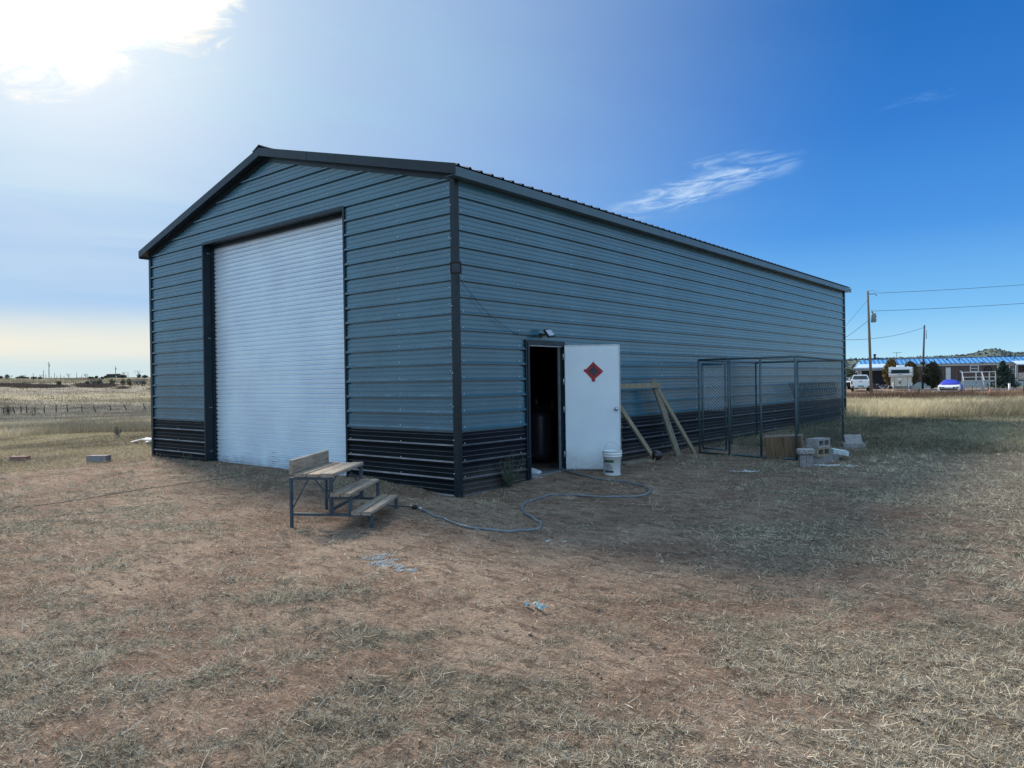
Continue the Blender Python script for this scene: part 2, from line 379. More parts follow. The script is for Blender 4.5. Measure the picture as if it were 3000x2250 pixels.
def cover_fn(x, y):
    """how much dead grass lies on the soil, 0..1"""
    dx = x-CAM[0]; dy = y-CAM[1]; dep = dx*FH[0]+dy*FH[1]; lat = dx*RH[0]+dy*RH[1]; d = np.hypot(dx, dy)
    wx_ = x+1.2*(fbm(x*.5, y*.5, 2)-.5); wy_ = y+1.2*(fbm(x*.5+40, y*.5, 2)-.5)
    a = wx_*.85+wy_*.53; b = -wx_*.53+wy_*.85
    n = .34*fbm(a*.55, b*.9, 2)+.36*fbm(a*1.7+9, b*2.4+3, 3)+.30*fbm(a*4.7+5, b*6.3+3, 2)
    # more straw at the right and near the viewer, bare trodden soil by the doors and the yard's middle
    bias = .02+.10*sst(lat, -1.5, 3.5)+.05*sst(d, 5.5, 2.5)
    bare = np.exp(-((x-1.6)/2.6)**2-((y-.6)/2.6)**2)*.26 + np.exp(-((x+3)/4.5)**2-((y+1.6)/1.3)**2)*.07+np.exp(-((x-2.5)/2.5)**2-((y+2.3)/1.6)**2)*.10
    bias = bias-bare+.30*sst(x, 3.2, 7.)*sst(y, 1., 8.)+.3*sst(y, 7, 12)*sst(x, .1, .5)+.25*sst(-x, 8.2, 11)
    bias = bias-.16*np.exp(-((x-.2)/1.5)**2)*sst(y, 8.5, 6.5)*sst(y, 1, 3)
    c = .08+.92*sst(n+bias, .41, .66)
    far = sst(d, 22, 30); c = c*(1-far)+far*(.8+.2*n)
    # bare dirt drive in front of the home at the far right
    c = c*(1-sst(dep, 60, 64)*sst(dep, 105, 92)*sst(lat/np.maximum(dep, 1), .35, .42))
    return c

def fine(a, lo, hi, n=2):
    o = []
    for u, v in zip(a[:-1], a[1:]):
        k = n if lo <= u < hi else 1
        o += [u+(v-u)*i/k for i in range(k)]
    return np.array(o+[a[-1]])
xs = fine(axis(-13, 11, .09, -5500, 4500), -3, 9.5); ys = fine(axis(-9, 16, .09, -3500, 6000), -6.6, 3)
X, Y = np.meshgrid(xs, ys, indexing='ij'); Z = H(X, Y)
nx, ny = X.shape
def grid_mesh(name, X, Y, Z):
    nx, ny = X.shape; co = np.stack([X, Y, Z], -1).reshape(-1, 3)
    i = np.arange(nx-1)[:, None]*ny+np.arange(ny-1)[None, :]
    q = np.stack([i, i+ny, i+ny+1, i+1], -1).reshape(-1, 4)
    return mesh_np(name, co, q)
def mesh_np(name, co, q, mi=None):
    me = bpy.data.meshes.new(name); k = q.shape[1]
    me.vertices.add(len(co)); me.vertices.foreach_set('co', np.ascontiguousarray(co, dtype=np.float32).ravel())
    me.loops.add(q.size); me.loops.foreach_set('vertex_index', np.ascontiguousarray(q, dtype=np.int32).ravel())
    me.polygons.add(len(q)); me.polygons.foreach_set('loop_start', np.arange(0, q.size, k, dtype=np.int32))
    me.polygons.foreach_set('loop_total', np.full(len(q), k, dtype=np.int32)); me.update(calc_edges=True); me.validate()
    return me
def set_tone(me, col):
    a = me.color_attributes.new('tone', 'FLOAT_COLOR', 'POINT')
    c = np.ones((len(me.vertices), 4), np.float32); c[:, :3] = col; a.data.foreach_set('color', c.ravel())

gme = grid_mesh('ground', X, Y, Z)
gme.polygons.foreach_set('use_smooth', [True]*len(gme.polygons))
cv = cover_fn(X, Y).ravel(); D_ = np.hypot(X-CAM[0], Y-CAM[1]).ravel()
LATR = (((X-CAM[0])*RH[0]+(Y-CAM[1])*RH[1])/np.maximum((X-CAM[0])*FH[0]+(Y-CAM[1])*FH[1], 1)).ravel()
tone = np.zeros((len(cv), 3)); tone[:, 0] = cv; tone[:, 1] = sst(D_, 16, 32)*(1-sst(LATR, .35, .42)*sst(D_, 60, 66)*sst(D_, 115, 100)); tone[:, 2] = fbm(X.ravel()*.05, Y.ravel()*.05, 4)
set_tone(gme, tone)
def ground_mat():
    mt = bpy.data.materials.new('dirt_and_straw'); mt.use_nodes = True; T = NT(mt.node_tree); b = T.n['Principled BSDF']
    P = T.node('ShaderNodeNewGeometry').outputs['Position']
    at_ = T.node('ShaderNodeAttribute', attribute_name='tone'); sp = T.node('ShaderNodeSeparateColor'); T.l.new(at_.outputs['Color'], sp.inputs[0])
    cov, far, big = sp.outputs[0], sp.outputs[1], sp.outputs[2]
    mp = T.node('ShaderNodeMapping'); T.put(mp.inputs[0], P); mp.inputs['Rotation'].default_value = (0, 0, R_(-32)); mp.inputs['Scale'].default_value = (.55, 1.5, 1)
    Q = mp.outputs[0]
    n1 = T.noise(P, .9, 6, .6); n2 = T.noise(Q, 6., 6, .65, .6); n3 = T.noise(P, 45., 4, .65); n4 = T.noise(Q, 22., 5, .7, 1.5)
    soil = T.mix(T.sst(n1, .35, .65), (.225, .150, .110), (.37, .278, .212))
    soil = T.mix(T.m('MULTIPLY', T.sst(n2, .47, .62), .75), soil, (.115, .072, .052))
    soil = T.mix(T.m('MULTIPLY', T.sst(n4, .52, .66), .75), soil, (.47, .365, .28))
    soil = T.mix(T.sst(n3, .45, .68, .0, .6), soil, (.125, .085, .066))
    litter = T.mix(T.sst(n4, .42, .62), (.085, .066, .048), (.42, .345, .25))
    litter = T.mix(T.sst(n2, .4, .7, 0., .5), litter, (.22, .20, .15))
    fac = T.sst(T.m('ADD', cov, T.m('MULTIPLY', T.m('SUBTRACT', n2, .5), .8)),   .25, .9, 0., .75)
    c = T.mix(fac, soil, litter)
    # far prairie
    f1 = T.noise(P, .35, 6, .65); mp2 = T.node('ShaderNodeMapping'); T.put(mp2.inputs[0], P); mp2.inputs['Scale'].default_value = (.06, .06, .06); f2 = T.noise(mp2.outputs[0], 1.4, 6, .6)
    pr = T.mix(T.sst(f1, .35, .65), (.15, .12, .09), (.33, .28, .20))
    pr = T.mix(T.sst(f2, .42, .62, 0., .75), pr, (.20, .185, .165))
    mp3 = T.node('ShaderNodeMapping'); T.put(mp3.inputs[0], P); mp3.inputs['Rotation'].default_value = (0, 0, -YAW); mp3.inputs['Scale'].default_value = (.03, .14, 1)
    f3 = T.noise(mp3.outputs[0], 1.6, 6, .7, .4)
    pr = T.mix(T.sst(f3, .48, .60, 0., .75), pr, (.115, .10, .085)); pr = T.mix(T.sst(f3, .42, .34, 0., .6), pr, (.37, .32, .22))
    pr = T.mix(T.sst(big, .5, .62, 0., .5), pr, (.30, .25, .14))
    c = T.mix(far, c, pr)
    T.put(b.inputs['Base Color'], c); b.inputs['Roughness'].default_value = .95; b.inputs['Specular IOR Level'].default_value = .15
    bn = T.node('ShaderNodeBump'); bn.inputs['Strength'].default_value = 1.; bn.inputs['Distance'].default_value = .07
    hh = T.m('ADD', T.m('ADD', T.m('MULTIPLY', n2, .9), T.m('MULTIPLY', n4, .5)), T.m('MULTIPLY', n3, .22))
    T.put(bn.inputs['Height'], hh); T.l.new(bn.outputs[0], b.inputs['Normal'])
    return mt
gme.materials.append(ground_mat())
g = bpy.data.objects.new('ground', gme); COL.objects.link(g); tag(g, kind='structure', label='red brown trodden soil with patches of dead grass and prairie beyond')

# ------------------------------------------------------------------ the shed
W, L_, S = 8.99, 18.2, .2286
ZW = .9144
def RZ(x): return 5.63-.258*abs(x+W/2)        # underside of the roof
def profile(k0, k1, z0=None, z1=None):
    """ribbed sheet seen edge-on: list of (z, out)"""
    p = []
    for k in range(k0, k1+1):
        z = ZW+k*S
        p += [(z-.040, 0), (z-.039, -.020), (z-.020, -.020), (z-.016, .026), (z+.008, .028), (z+.026, 0)]
        for q in (S/3+.005, 2*S/3-.005): p += [(z+q-.009, 0), (z+q-.006, .008), (z+q+.004, .008), (z+q+.010, 0)]
    if z0 is not None:
        q = [a for a in p if a[0] > z0+.001]; p = [(z0, 0)]+q
    if z1 is not None:
        q = [a for a in p if a[0] < z1-.001]; p = q+[(z1, 0)]
    return p
def sheet(mb, prof, pos, lo, hi):
    """pos(u, z, out) -> 3D; lo/hi(z) -> u range"""
    for (za, oa), (zb, ob) in zip(prof[:-1], prof[1:]):
        a0, a1, b0, b1 = lo(za), hi(za), lo(zb), hi(zb)
        if a1-a0 < 1e-4 and b1-b0 < 1e-4: continue
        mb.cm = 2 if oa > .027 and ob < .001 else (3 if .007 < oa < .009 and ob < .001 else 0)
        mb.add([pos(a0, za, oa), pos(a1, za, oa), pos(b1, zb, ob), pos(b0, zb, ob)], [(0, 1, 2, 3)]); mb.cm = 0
fpos = lambda u, z, o: (u, -o, z)
spos = lambda u, z, o: (o, u, z)
def screws(mb, pos, us, k0, k1, dz=.038, zmax=99):
    mb.cm = 1
    for u in us:
        for k in range(k0, k1+1):
            z = ZW+k*S+dz
            if z > zmax: continue
            x, y, zz = pos(u+random.uniform(-.004, .004), z, .0)
            nrm = Vector(pos(u, z, 1))-Vector(pos(u, z, 0))
            mb.lathe((x, y, zz), [(.009, 0), (.009, .005), (.0055, .007), (.0, .007)], 6, nrm)
    mb.cm = 0
shed = thing('metal_shed', (0, 0, 0), 'large slate blue ribbed metal shed with black lower band and open white door', 'shed')
def piece(name, mats, fn, parent=shed, label=None):
    b = MB(); fn(b); return b.build(name, mats, parent, label)
OX0, OX1, OZ = -6.74, -2.40, 4.30          # roller door opening
DY0, DY1, DZ0, DZ1 = 1.55, 2.44, .13, 2.12  # small door opening
def f(b):
    c = lambda v: (lambda z: v)
    lo_, hi_ = profile(0, 16, ZW-.041, OZ), None
    sheet(b, lo_, fpos, c(-W+.05), c(OX0-.03)); sheet(b, lo_, fpos, c(OX1+.03), c(-.05))
    def half(z): return max(0, (5.63-z)/.258)
    sheet(b, profile(14, 24, OZ, 5.60), fpos, lambda z: max(-W+.02, -W/2-half(z)), lambda z: min(-.02, -W/2+half(z)))
    screws(b, fpos, (-7.9,), 0, 14); screws(b, fpos, (-1.15,), 0, 14); screws(b, fpos, (OX1+.09,), 0, 14)
    for k in range(15, 19):
        z = ZW+k*S+.04
        for u in (-7.2, -6.1, -5., -3.9, -2.8, -1.7): 
            if z < RZ(u)-.15: screws(b, fpos, (u,), k, k)
    screws(b, fpos, (-.115,), 0, 14, .12)
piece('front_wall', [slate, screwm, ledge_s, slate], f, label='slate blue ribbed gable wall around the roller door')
def f(b):
    c = lambda v: (lambda z: v)
    p = profile(-6, -1, -.35, ZW-.041)
    sheet(b, p, fpos, c(-W+.05), c(OX0-.03)); screws(b, fpos, (-7.9,), -3, -1)
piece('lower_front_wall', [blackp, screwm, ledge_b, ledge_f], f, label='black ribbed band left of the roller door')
def f(b):
    c = lambda v: (lambda z: v)
    p = profile(-6, -1, -.35, ZW-.041)
    sheet(b, p, fpos, c(OX1+.03), c(-.05)); screws(b, fpos, (-1.15, OX1+.09), -3, -1)
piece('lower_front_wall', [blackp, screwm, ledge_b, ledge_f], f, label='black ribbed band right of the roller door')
def f(b):
    c = lambda v: (lambda z: v)
    ZB = DZ1+.06
    lo_p = profile(0, 16, ZW-.041, ZB); hi_p = profile(0, 16, ZB, 4.52)
    sheet(b, lo_p, spos, c(.05), c(DY0-.02)); sheet(b, lo_p, spos, c(DY1+.02), c(L_-.05)); sheet(b, hi_p, spos, c(.05), c(L_-.05))
    screws(b, spos, [1.35]+list(np.arange(2.75, L_, 1.52)), 0, 15); screws(b, spos, (.135,), 0, 14, .03)
piece('side_wall', [slate_side, screwm, slate_side, slate_side], f, label='long slate blue ribbed side wall')
def f(b):
    c = lambda v: (lambda z: v)
    p = profile(-6, -1, -.35, ZW-.041)
    sheet(b, p, spos, c(.05), c(DY0-.02)); screws(b, spos, [.135, 1.35], -3, -1)
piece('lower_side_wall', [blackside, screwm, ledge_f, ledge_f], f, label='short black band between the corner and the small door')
def f(b):
    c = lambda v: (lambda z: v)
    p = profile(-6, -1, -.35, ZW-.041)
    sheet(b, p, spos, c(DY1+.02), c(L_-.05)); screws(b, spos, list(np.arange(2.75, L_, 1.52)), -3, -1)
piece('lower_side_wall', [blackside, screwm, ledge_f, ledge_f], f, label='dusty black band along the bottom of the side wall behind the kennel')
def f(b):
    c = lambda v: (lambda z: v)
    sheet(b, profile(-6, 16, -.35, 4.52), lambda u, z, o: (-W-o, u, z), c(.05), c(L_-.05))
piece('rear_side_wall', [slate, slate, slate, slate], f)
def f(b):
    def half(z): return min(W/2, max(0, (5.63-z)/.258))
    sheet(b, profile(-6, 24, -.35, 5.60), lambda u, z, o: (u, L_+o, z), lambda z: -W/2-half(z), lambda z: -W/2+half(z))
piece('back_wall', [slate, slate, slate, slate], f)
def f(b): b.bx(-W+.05, -.16, .3, L_-.05, -.2, .115)
piece('floor_slab', slab, f)
def f(b):   # studs and inner ceiling frames, a few visible as dim shapes
    for y in np.arange(1.0, L_, 1.52):
        b.bx(-W+.06, -W+.12, y-.03, y+.03, .12, 4.4); b.bx(-.12, -.06, y-.03, y+.03, .12, 4.4)
        b.beam((-W+.06, y, 4.42), (-W/2, y, 5.5), .06, .06); b.beam((-.06, y, 4.42), (-W/2, y, 5.5), .06, .06)
piece('inner_frame', galv, f)
# corner trims
def corner(x, y, sx, sy, bright=False):
    b = MB(); w = .052; t = .033
    for (x0, x1, y0, y1) in ((0, w, -t, 0), (-t, 0, -t, w)):
        b.bx(*sorted((x-sx*x0, x-sx*x1)), *sorted((y+sy*y0, y+sy*y1)), -.35, 4.40)
    if sx == 1 and sy == 1:
        for k in range(-3, 15, 2):
            b.cm = 1; b.lathe((-.045, -.033, ZW+k*S+.09), [(.009, 0), (.009, .005), (0, .007)], 6, (0, -1, 0)); b.cm = 0
    b.build('corner_trim', [trimp, screwm], shed)
corner(0, 0, 1, 1); corner(-W, 0, -1, 1); corner(0, L_, 1, -1); corner(-W, L_, -1, -1)
# roof
Y0, Y1, XO = -.16, L_+.16, .19
def roof(side):
    b = MB(); p = []
    y = Y0
    while y < Y1-.02:
        p += [(y, .0), (y+.03, 0), (y+.045, .024), (y+.075, .024), (y+.09, 0)]; y += S
    p.append((Y1, 0))
    xe = XO if side > 0 else -W-XO
    for (ya, oa), (yb, ob) in zip(p[:-1], p[1:]):
        b.add([(xe, ya, RZ(xe)+.03+oa), (-W/2, ya, RZ(-W/2)+.03+oa), (-W/2, yb, RZ(-W/2)+.03+ob), (xe, yb, RZ(xe)+.03+ob)], [(0, 1, 2, 3)])
    # deck under the ribs gives the sheet its thickness
    b.add([(xe, Y0, RZ(xe)+.01), (-W/2, Y0, RZ(-W/2)+.01), (-W/2, Y1, RZ(-W/2)+.01), (xe, Y1, RZ(xe)+.01)], [(0, 1, 2, 3)])
    b.add([(xe, Y0, RZ(xe)+.01), (-W/2, Y0, RZ(-W/2)+.01), (-W/2, Y0, RZ(-W/2)+.03), (xe, Y0, RZ(xe)+.03)], [(0, 1, 2, 3)])
    b.build('roof', roofp, shed)
roof(1); roof(-1)
def f(b):
    for s_ in (-1, 1):
        b.prism([(-W/2, Y0-.01, RZ(-W/2)+.10), (-W/2+s_*.20, Y0-.01, RZ(-W/2+.20)+.07), (-W/2+s_*.20, Y0-.01, RZ(-W/2+.20)+.058), (-W/2, Y0-.01, RZ(-W/2)+.085)][::s_], (0, Y1-Y0+.02, 0))
piece('ridge_cap', roofp, f)
def f(b):
    for xe, s_ in ((XO, 1), (-W-XO, -1)):
        b.prism([(-W/2, Y0-.012, RZ(-W/2)+.045), (xe, Y0-.012, RZ(xe)+.045), (xe, Y0-.012, RZ(xe)-.095), (-W/2, Y0-.012, RZ(-W/2)-.095)][::s_], (0, .012, 0))
        b.add([(-W/2, Y0, RZ(-W/2)-.09), (xe, Y0, RZ(xe)-.09), (xe, 0, RZ(xe)-.09), (-W/2, 0, RZ(-W/2)-.09)], [(0, 1, 2, 3)])
    b.bx(-3.12, -3.112, Y0-.0155, Y0-.012, RZ(-3.11)-.09, RZ(-3.11)+.04)
piece('gable_fascia', trimp, f)
def f(b):
    for s_ in (-1, 1):
        xe = -W/2+s_*(W/2)
        b.prism([(-W/2, -.03, RZ(-W/2)-.09), (xe, -.03, RZ(xe)-.09), (xe, -.03, RZ(xe)-.165), (-W/2, -.03, RZ(-W/2)-.165)][::s_], (0, .028, 0))
piece('gable_wall_trim', fasciap if False else trimp, f)
def f(b):
    b.bx(XO-.018, XO, Y0, Y1, RZ(XO)-.115, RZ(XO)+.008); b.bx(0.0, XO-.018, Y0, Y1, RZ(XO)-.10, RZ(XO)-.094)
    b.bx(-W-XO, -W-XO+.018, Y0, Y1, RZ(XO)-.115, RZ(XO)+.008)
piece('eave_fascia', fasciap, f)
# roller door
def f(b):
    z = .10; p = []
    while z < 4.22:
        p += [(z, 0), (z+.003, -.030), (z+.020, -.030), (z+.034, -.001), (z+.042, -.010), (z+.047, -.010), (z+.056, -.001), (z+.078, 0)]; z += .0805
    for (za, oa), (zb, ob) in zip(p[:-1], p[1:]):
        b.add([(OX0-.1, .20-oa, za), (OX1+.1, .20-oa, za), (OX1+.1, .20-ob, zb), (OX0-.1, .20-ob, zb)], [(0, 1, 2, 3)])
    b.bx(OX0-.1, OX1+.1, .19, .215, .055, .10); b.cm = 1
    for z in (.20, .28, .36, .16):
        for x in (-4.78, -4.72): b.box((x, .188, z), (.03, .006, .007))
rd = piece('roller_door', [curtm, darkmetal], f, label='ribbed galvanised roller door, shut')
def f(b):
    b.bx(OX0-.04, OX0-.004, -.028, .0, -.3, OZ+.045); b.bx(OX0-.004, OX0, -.028, .26, -.3, OZ); b.bx(OX0, OX0+.02, .14, .19, -.3, OZ)
    for z in (.3, 1.15, 2.5, 4.15):
        for y in (.07, .11): b.cm = 1; b.lathe((OX0, y, z), [(.009, 0), (.009, .006), (0, .007)], 6, (1, 0, 0)); b.cm = 0
    b.bx(OX1+.004, OX1+.04, -.028, .0, -.3, OZ+.045); b.bx(OX1, OX1+.004, -.028, .26, -.3, OZ)
    b.bx(OX0-.004, OX1+.004, -.028, 0, OZ, OZ+.05); b.bx(OX0, OX1, 0, .30, OZ+.001, OZ+.01)
    b.bx(OX0, OX1, .15, .19, OZ-.055, OZ)
piece('door_surround', [trimp, screwm], f)
def f(b): b.bx(OX0-.1, OX1+.1, .26, .6, 4.02, 4.45)
piece('roller_housing', darkmetal, f)
# small door frame
def f(b):
    b.bx(-.11, .045, DY0-.045, DY0, -.05, DZ1+.045); b.bx(-.11, .045, DY1, DY1+.045, -.05, DZ1+.045); b.bx(-.11, .045, DY0, DY1, DZ1, DZ1+.045)
    b.bx(.0, .035, DY0-.08, DY0-.045, -.05, DZ1+.075); b.bx(0, .035, DY0-.045, DY1+.045, DZ1+.045, DZ1+.075)
    b.cm = 1; b.bx(-.1, .02, DY0+.004, DY0+.016, DZ0, DZ1-.012); b.bx(-.1, .02, DY0+.004, DY1-.004, DZ1-.016, DZ1-.004); b.bx(-.05, -.03, DY1-.05, DY1-.004, DZ0, DZ1-.02)
    b.bx(-.12, .055, DY0, DY1, DZ0-.03, DZ0)
piece('door_frame', [trimp, galv], f)
def f(b): b.bx(-.05, .10, DY0-.02, DY1+.1, -.05, DZ0-.032)
piece('door_sill', wood_old, f)
# open leaf
hin = Vector((.03, DY1+.01, 0)); fre = Vector((.775, 2.95, 0)); dv_ = (fre-hin); LW = dv_.length; dv_.normalize(); nv = Vector((dv_.y, -dv_.x, 0))
def lp(u, z, o=0.): return hin+dv_*u+nv*o+Vector((0, 0, z))
def pbox(b, u0, u1, z0, z1, o0, o1):
    b.prism([lp(u0, z0, o0), lp(u1, z0, o0), lp(u1, z1, o0), lp(u0, z1, o0)], nv*(o1-o0))
def f(b): pbox(b, 0, LW, .135, 2.135, -.04, 0)
leaf = piece('open_door', whitepaint, f, label='white steel door standing open with a red taped diamond window')
def f(b):
    for u0, u1, z0, z1 in ((0, .016, .135, 2.135), (LW-.018, LW+.002, .135, 2.135), (.016, LW-.018, 2.118, 2.137), (.016, LW-.018, .133, .15)): pbox(b, u0, u1, z0, z1, 0, .004)
piece('edge_strip', galv, f, leaf)
def f(b):
    cx, cz = .475, 1.71; r1, r2 = .155, .085
    J = lambda: random.uniform(-.012, .012)
    for i in range(4):
        a0 = math.pi/2*i; a1 = math.pi/2*(i+1)
        o1 = (cx+r1*math.cos(a0)+J(), cz+r1*math.sin(a0)+J()); o2 = (cx+r1*math.cos(a1)+J(), cz+r1*math.sin(a1)+J())
        i1 = (cx+r2*math.cos(a0), cz+r2*math.sin(a0)); i2 = (cx+r2*math.cos(a1), cz+r2*math.sin(a1))
        o = .0022+.0006*i
        b.prism([lp(*o1, .001), lp(*o2, .001), lp(*i2, .001), lp(*i1, .001)], nv*o)
    b.prism([lp(cx-.03, cz-.13, .001), lp(cx+.03, cz-.13, .001), lp(cx+.02, cz-.168, .001), lp(cx-.03, cz-.165, .001)], nv*.005)
    b.prism([lp(cx-.155, cz-.005, .001), lp(cx-.125, cz-.01, .001), lp(cx-.12, cz+.035, .001), lp(cx-.15, cz+.035, .001)], nv*.005)
dw = piece('diamond_window', redtape, f, leaf, 'red tape around a small dark diamond pane')
def f(b):
    cx, cz, r2 = .475, 1.71, .095
    b.prism([lp(cx+r2, cz, .001), lp(cx, cz+r2, .001), lp(cx-r2, cz, .001), lp(cx, cz-r2, .001)], nv*.0012)
p_ = piece('pane', smoked, f, leaf)
for z_ in (.38, 1.1, 1.55, 1.95):
    def f(b, z=z_): b.cyl(lp(-.005, z-.05, .008), lp(-.005, z+.05, .008), .011, n=8); pbox(b, 0, .03, z-.05, z+.05, .004, .007)
    piece('hinge', galv, f, leaf)
def f(b): b.lathe(lp(LW-.07, 1.10, 0), [(.033, 0), (.033, .006), (.012, .012), (.012, .035), (.027, .045), (.030, .06), (.022, .072), (0, .075)], 16, nv)
piece('door_knob', mat('knob_steel', (.45, .47, .5), .2, .9), f, leaf)
for o in (leaf,): pass
# ------------------------------------------------------------------ lamps on the wall and their cable
t = thing('corner_lamp', (.0, 0, 3.1), 'square black floodlight at the shed corner high above the ground', 'lamp', 'solar floodlights on the shed')
b = MB(t.location); rot = Matrix.Rotation(R_(38), 3, 'Z') @ Matrix.Rotation(R_(12), 3, 'X'); c_ = Vector((.085, -.075, 3.10))
b.box(c_, (.15, .035, .16), rot); b.beam((.02, -.02, 3.1), c_, .03, .03); b.build('housing', darkmetal, t)
b = MB(t.location); b.box(c_+rot @ Vector((0, -.020, 0)), (.105, .006, .115), rot); b.build('lens', mat('blue_lens', (.03, .06, .10), .3), t)
t = thing('wall_lamp', (.0, 1.9, 2.27), 'small black floodlight on an arm above the open door', 'lamp', 'solar floodlights on the shed')
b = MB(t.location); c_ = Vector((.16, 1.90, 2.30)); rot = Matrix.Rotation(R_(55), 3, 'Y') @ Matrix.Rotation(R_(8), 3, 'Z')
b.box(c_, (.15, .19, .028), rot); b.beam((.02, 1.85, 2.27), c_, .03, .03); b.box((.028, 1.85, 2.27), (.02, .07, .07)); b.build('housing', darkmetal, t)
b = MB(t.location); b.box(c_+rot @ Vector((0, 0, .017)), (.11, .15, .005), rot); b.build('lens', lampglass, t)
b = MB((.03, .1, 3.)); b.tube(catmull([(.07, -.03, 3.0), (.06, .14, 2.86), (.05, .47, 2.62), (.05, .70, 2.49), (.05, .97, 2.36), (.04, 1.28, 2.27), (.035, 1.6, 2.26), (.035, 1.84, 2.26)]), .0035, 5)
tag(b.build('cable', rubber), 'thin black cable drooping from the corner floodlight to the lamp over the door', 'cable')

# ------------------------------------------------------------------ bleacher bench
A0 = Vector((.04, -2.64, h(.04, -2.64))); EX = Vector((.82, .572, 0)).normalized(); EY = Vector((-.572, .82, 0)).normalized(); BL = 1.12
t = thing('step_bench', A0, 'three tier plank bench on a blue steel frame in front of the roller door', 'bench')
def q(u, v, z): return A0+EX*u+EY*v+Vector((0, 0, z))
wb = Matrix((EX, EY, Vector((0, 0, 1)))).transposed()
def plank(b, u0, u1, z0, z1, v0=-.02, v1=None, tilt=0.):
    v1 = BL+.03 if v1 is None else v1
    r = .008; cc = q((u0+u1)/2, (v0+v1)/2, (z0+z1)/2)
    prof = [(u0+r, z0), (u1-r, z0), (u1, z0+r), (u1, z1-r), (u1-r, z1), (u0+r, z1), (u0, z1-r), (u0, z0+r)]
    b.prism([q(u, v0, z) for u, z in prof], EY*(v1-v0))
def local_obj(b, name, m_, parent): return b.build(name, m_, parent)
wob = lambda: random.uniform(-.012, .012)
# planks
def tier(name, us, z, mats_, lab):
    b = MB(A0)
    for i in range(len(us)-1): plank(b, us[i]+.006, us[i+1]-.006, z-.04+wob()*.3, z+wob()*.45, -.03+wob(), BL+.03+wob()*2)
    return b.build(name, mats_, t, lab)
woodx = bpy.data.materials.new('plank_wood'); woodx.use_nodes = True
T = NT(woodx.node_tree); P = T.node('ShaderNodeTexCoord').outputs['Object']
u_ = T.dot(P, tuple(EX)); v_ = T.dot(P, tuple(EY)); zz_ = T.dot(P, (0, 0, 1)); pv = T.xyz(T.m('MULTIPLY', u_, 22.), T.m('MULTIPLY', v_, 1.6), T.m('MULTIPLY', zz_, 22.))
n_ = T.noise(pv, 2., 6, .65, .8); n2_ = T.noise(P, 3., 3, .5)
cc_ = T.mix(T.sst(n_, .3, .68), (.14, .095, .07), (.40, .33, .26)); cc_ = T.mix(T.sst(n2_, .35, .7, 0., .6), cc_, (.33, .31, .28))
T.put(T.n['Principled BSDF'].inputs['Base Color'], cc_); T.n['Principled BSDF'].inputs['Roughness'].default_value = .85
bn_ = T.node('ShaderNodeBump'); bn_.inputs['Strength'].default_value = .7; bn_.inputs['Distance'].default_value = .006; T.put(bn_.inputs['Height'], n_); T.l.new(bn_.outputs[0], T.n['Principled BSDF'].inputs['Normal'])
tier('upper_seat', [.03, .175, .325, .475], .592, woodx, 'topmost seat of three planks')
tier('middle_seat', [.435, .55, .665], .388, woodx, 'middle seat of two planks')
tier('lower_seat', [.66, .775, .893], .188, woodx, 'lowest seat of two planks')
b = MB(A0); plank(b, -.008, .030, .585, .74, -.03, BL+.03); b.build('backrest', woodx, t, 'grey upright board at the back of the top seat')
def ang(b, a, c, w=.03): b.beam(a, c, w, w)
for vi, v in ((0, .0), (1, BL)):
    b = MB(A0); ang(b, q(0, v, -.05), q(.0, v, .55), .028); b.build('leg', steelblue, t)
    b = MB(A0); ang(b, q(.44, v, .14), q(.44, v, .55), .034); b.build('leg', steelblue, t)
    b = MB(A0); ang(b, q(.65, v, .14), q(.65, v, .345), .03); b.build('leg', steelblue, t)
    b = MB(A0); ang(b, q(.875, v, -.05), q(.875, v, .145), .03); b.build('leg', steelblue, t)
    b = MB(A0); ang(b, q(.0, v, .538), q(.455, v, .538), .026); ang(b, q(.43, v, .335), q(.665, v, .335), .026); ang(b, q(.0, v, .155), q(.89, v, .142), .028)
    b.build('side_rail', steelblue, t)
    b = MB(A0); b.beam(q(.19, v, .53), q(.015, v, .22), .016, .012); b.beam(q(.265, v, .53), q(.43, v, .32), .016, .012); b.build('brace', steelblue, t)
b = MB(A0); b.beam(q(.44, 0, .20), q(.44, BL, .20), .02, .028); b.beam(q(.875, .02, .0), q(.70, .42, .13), .014, .012); b.beam(q(.875, BL-.02, .06), q(.70, BL-.35, .13), .014, .012); b.build('cross_rail', steelblue, t)

# ------------------------------------------------------------------ hose, gauge, cords, small litter
hp = [(-.76, 3.1), (-.15, 2.60), (.12, 2.50), (.48, 2.66), (1.03, 2.58), (1.54, 2.33), (1.82, 1.98), (1.95, 1.56), (1.82, 1.3), (1.53, 1.11), (1.13, 1.07), (.94, .81), (.98, .36), (1.14, -.04),
      (1.39, -.33), (1.75, -.6), (2.01, -.81), (2.15, -.99), (2.17, -1.14), (2.05, -1.33), (1.84, -1.39), (1.49, -1.42), (1.07, -1.28), (.68, -1.14), (.35, -.98), (.18, -.93)]
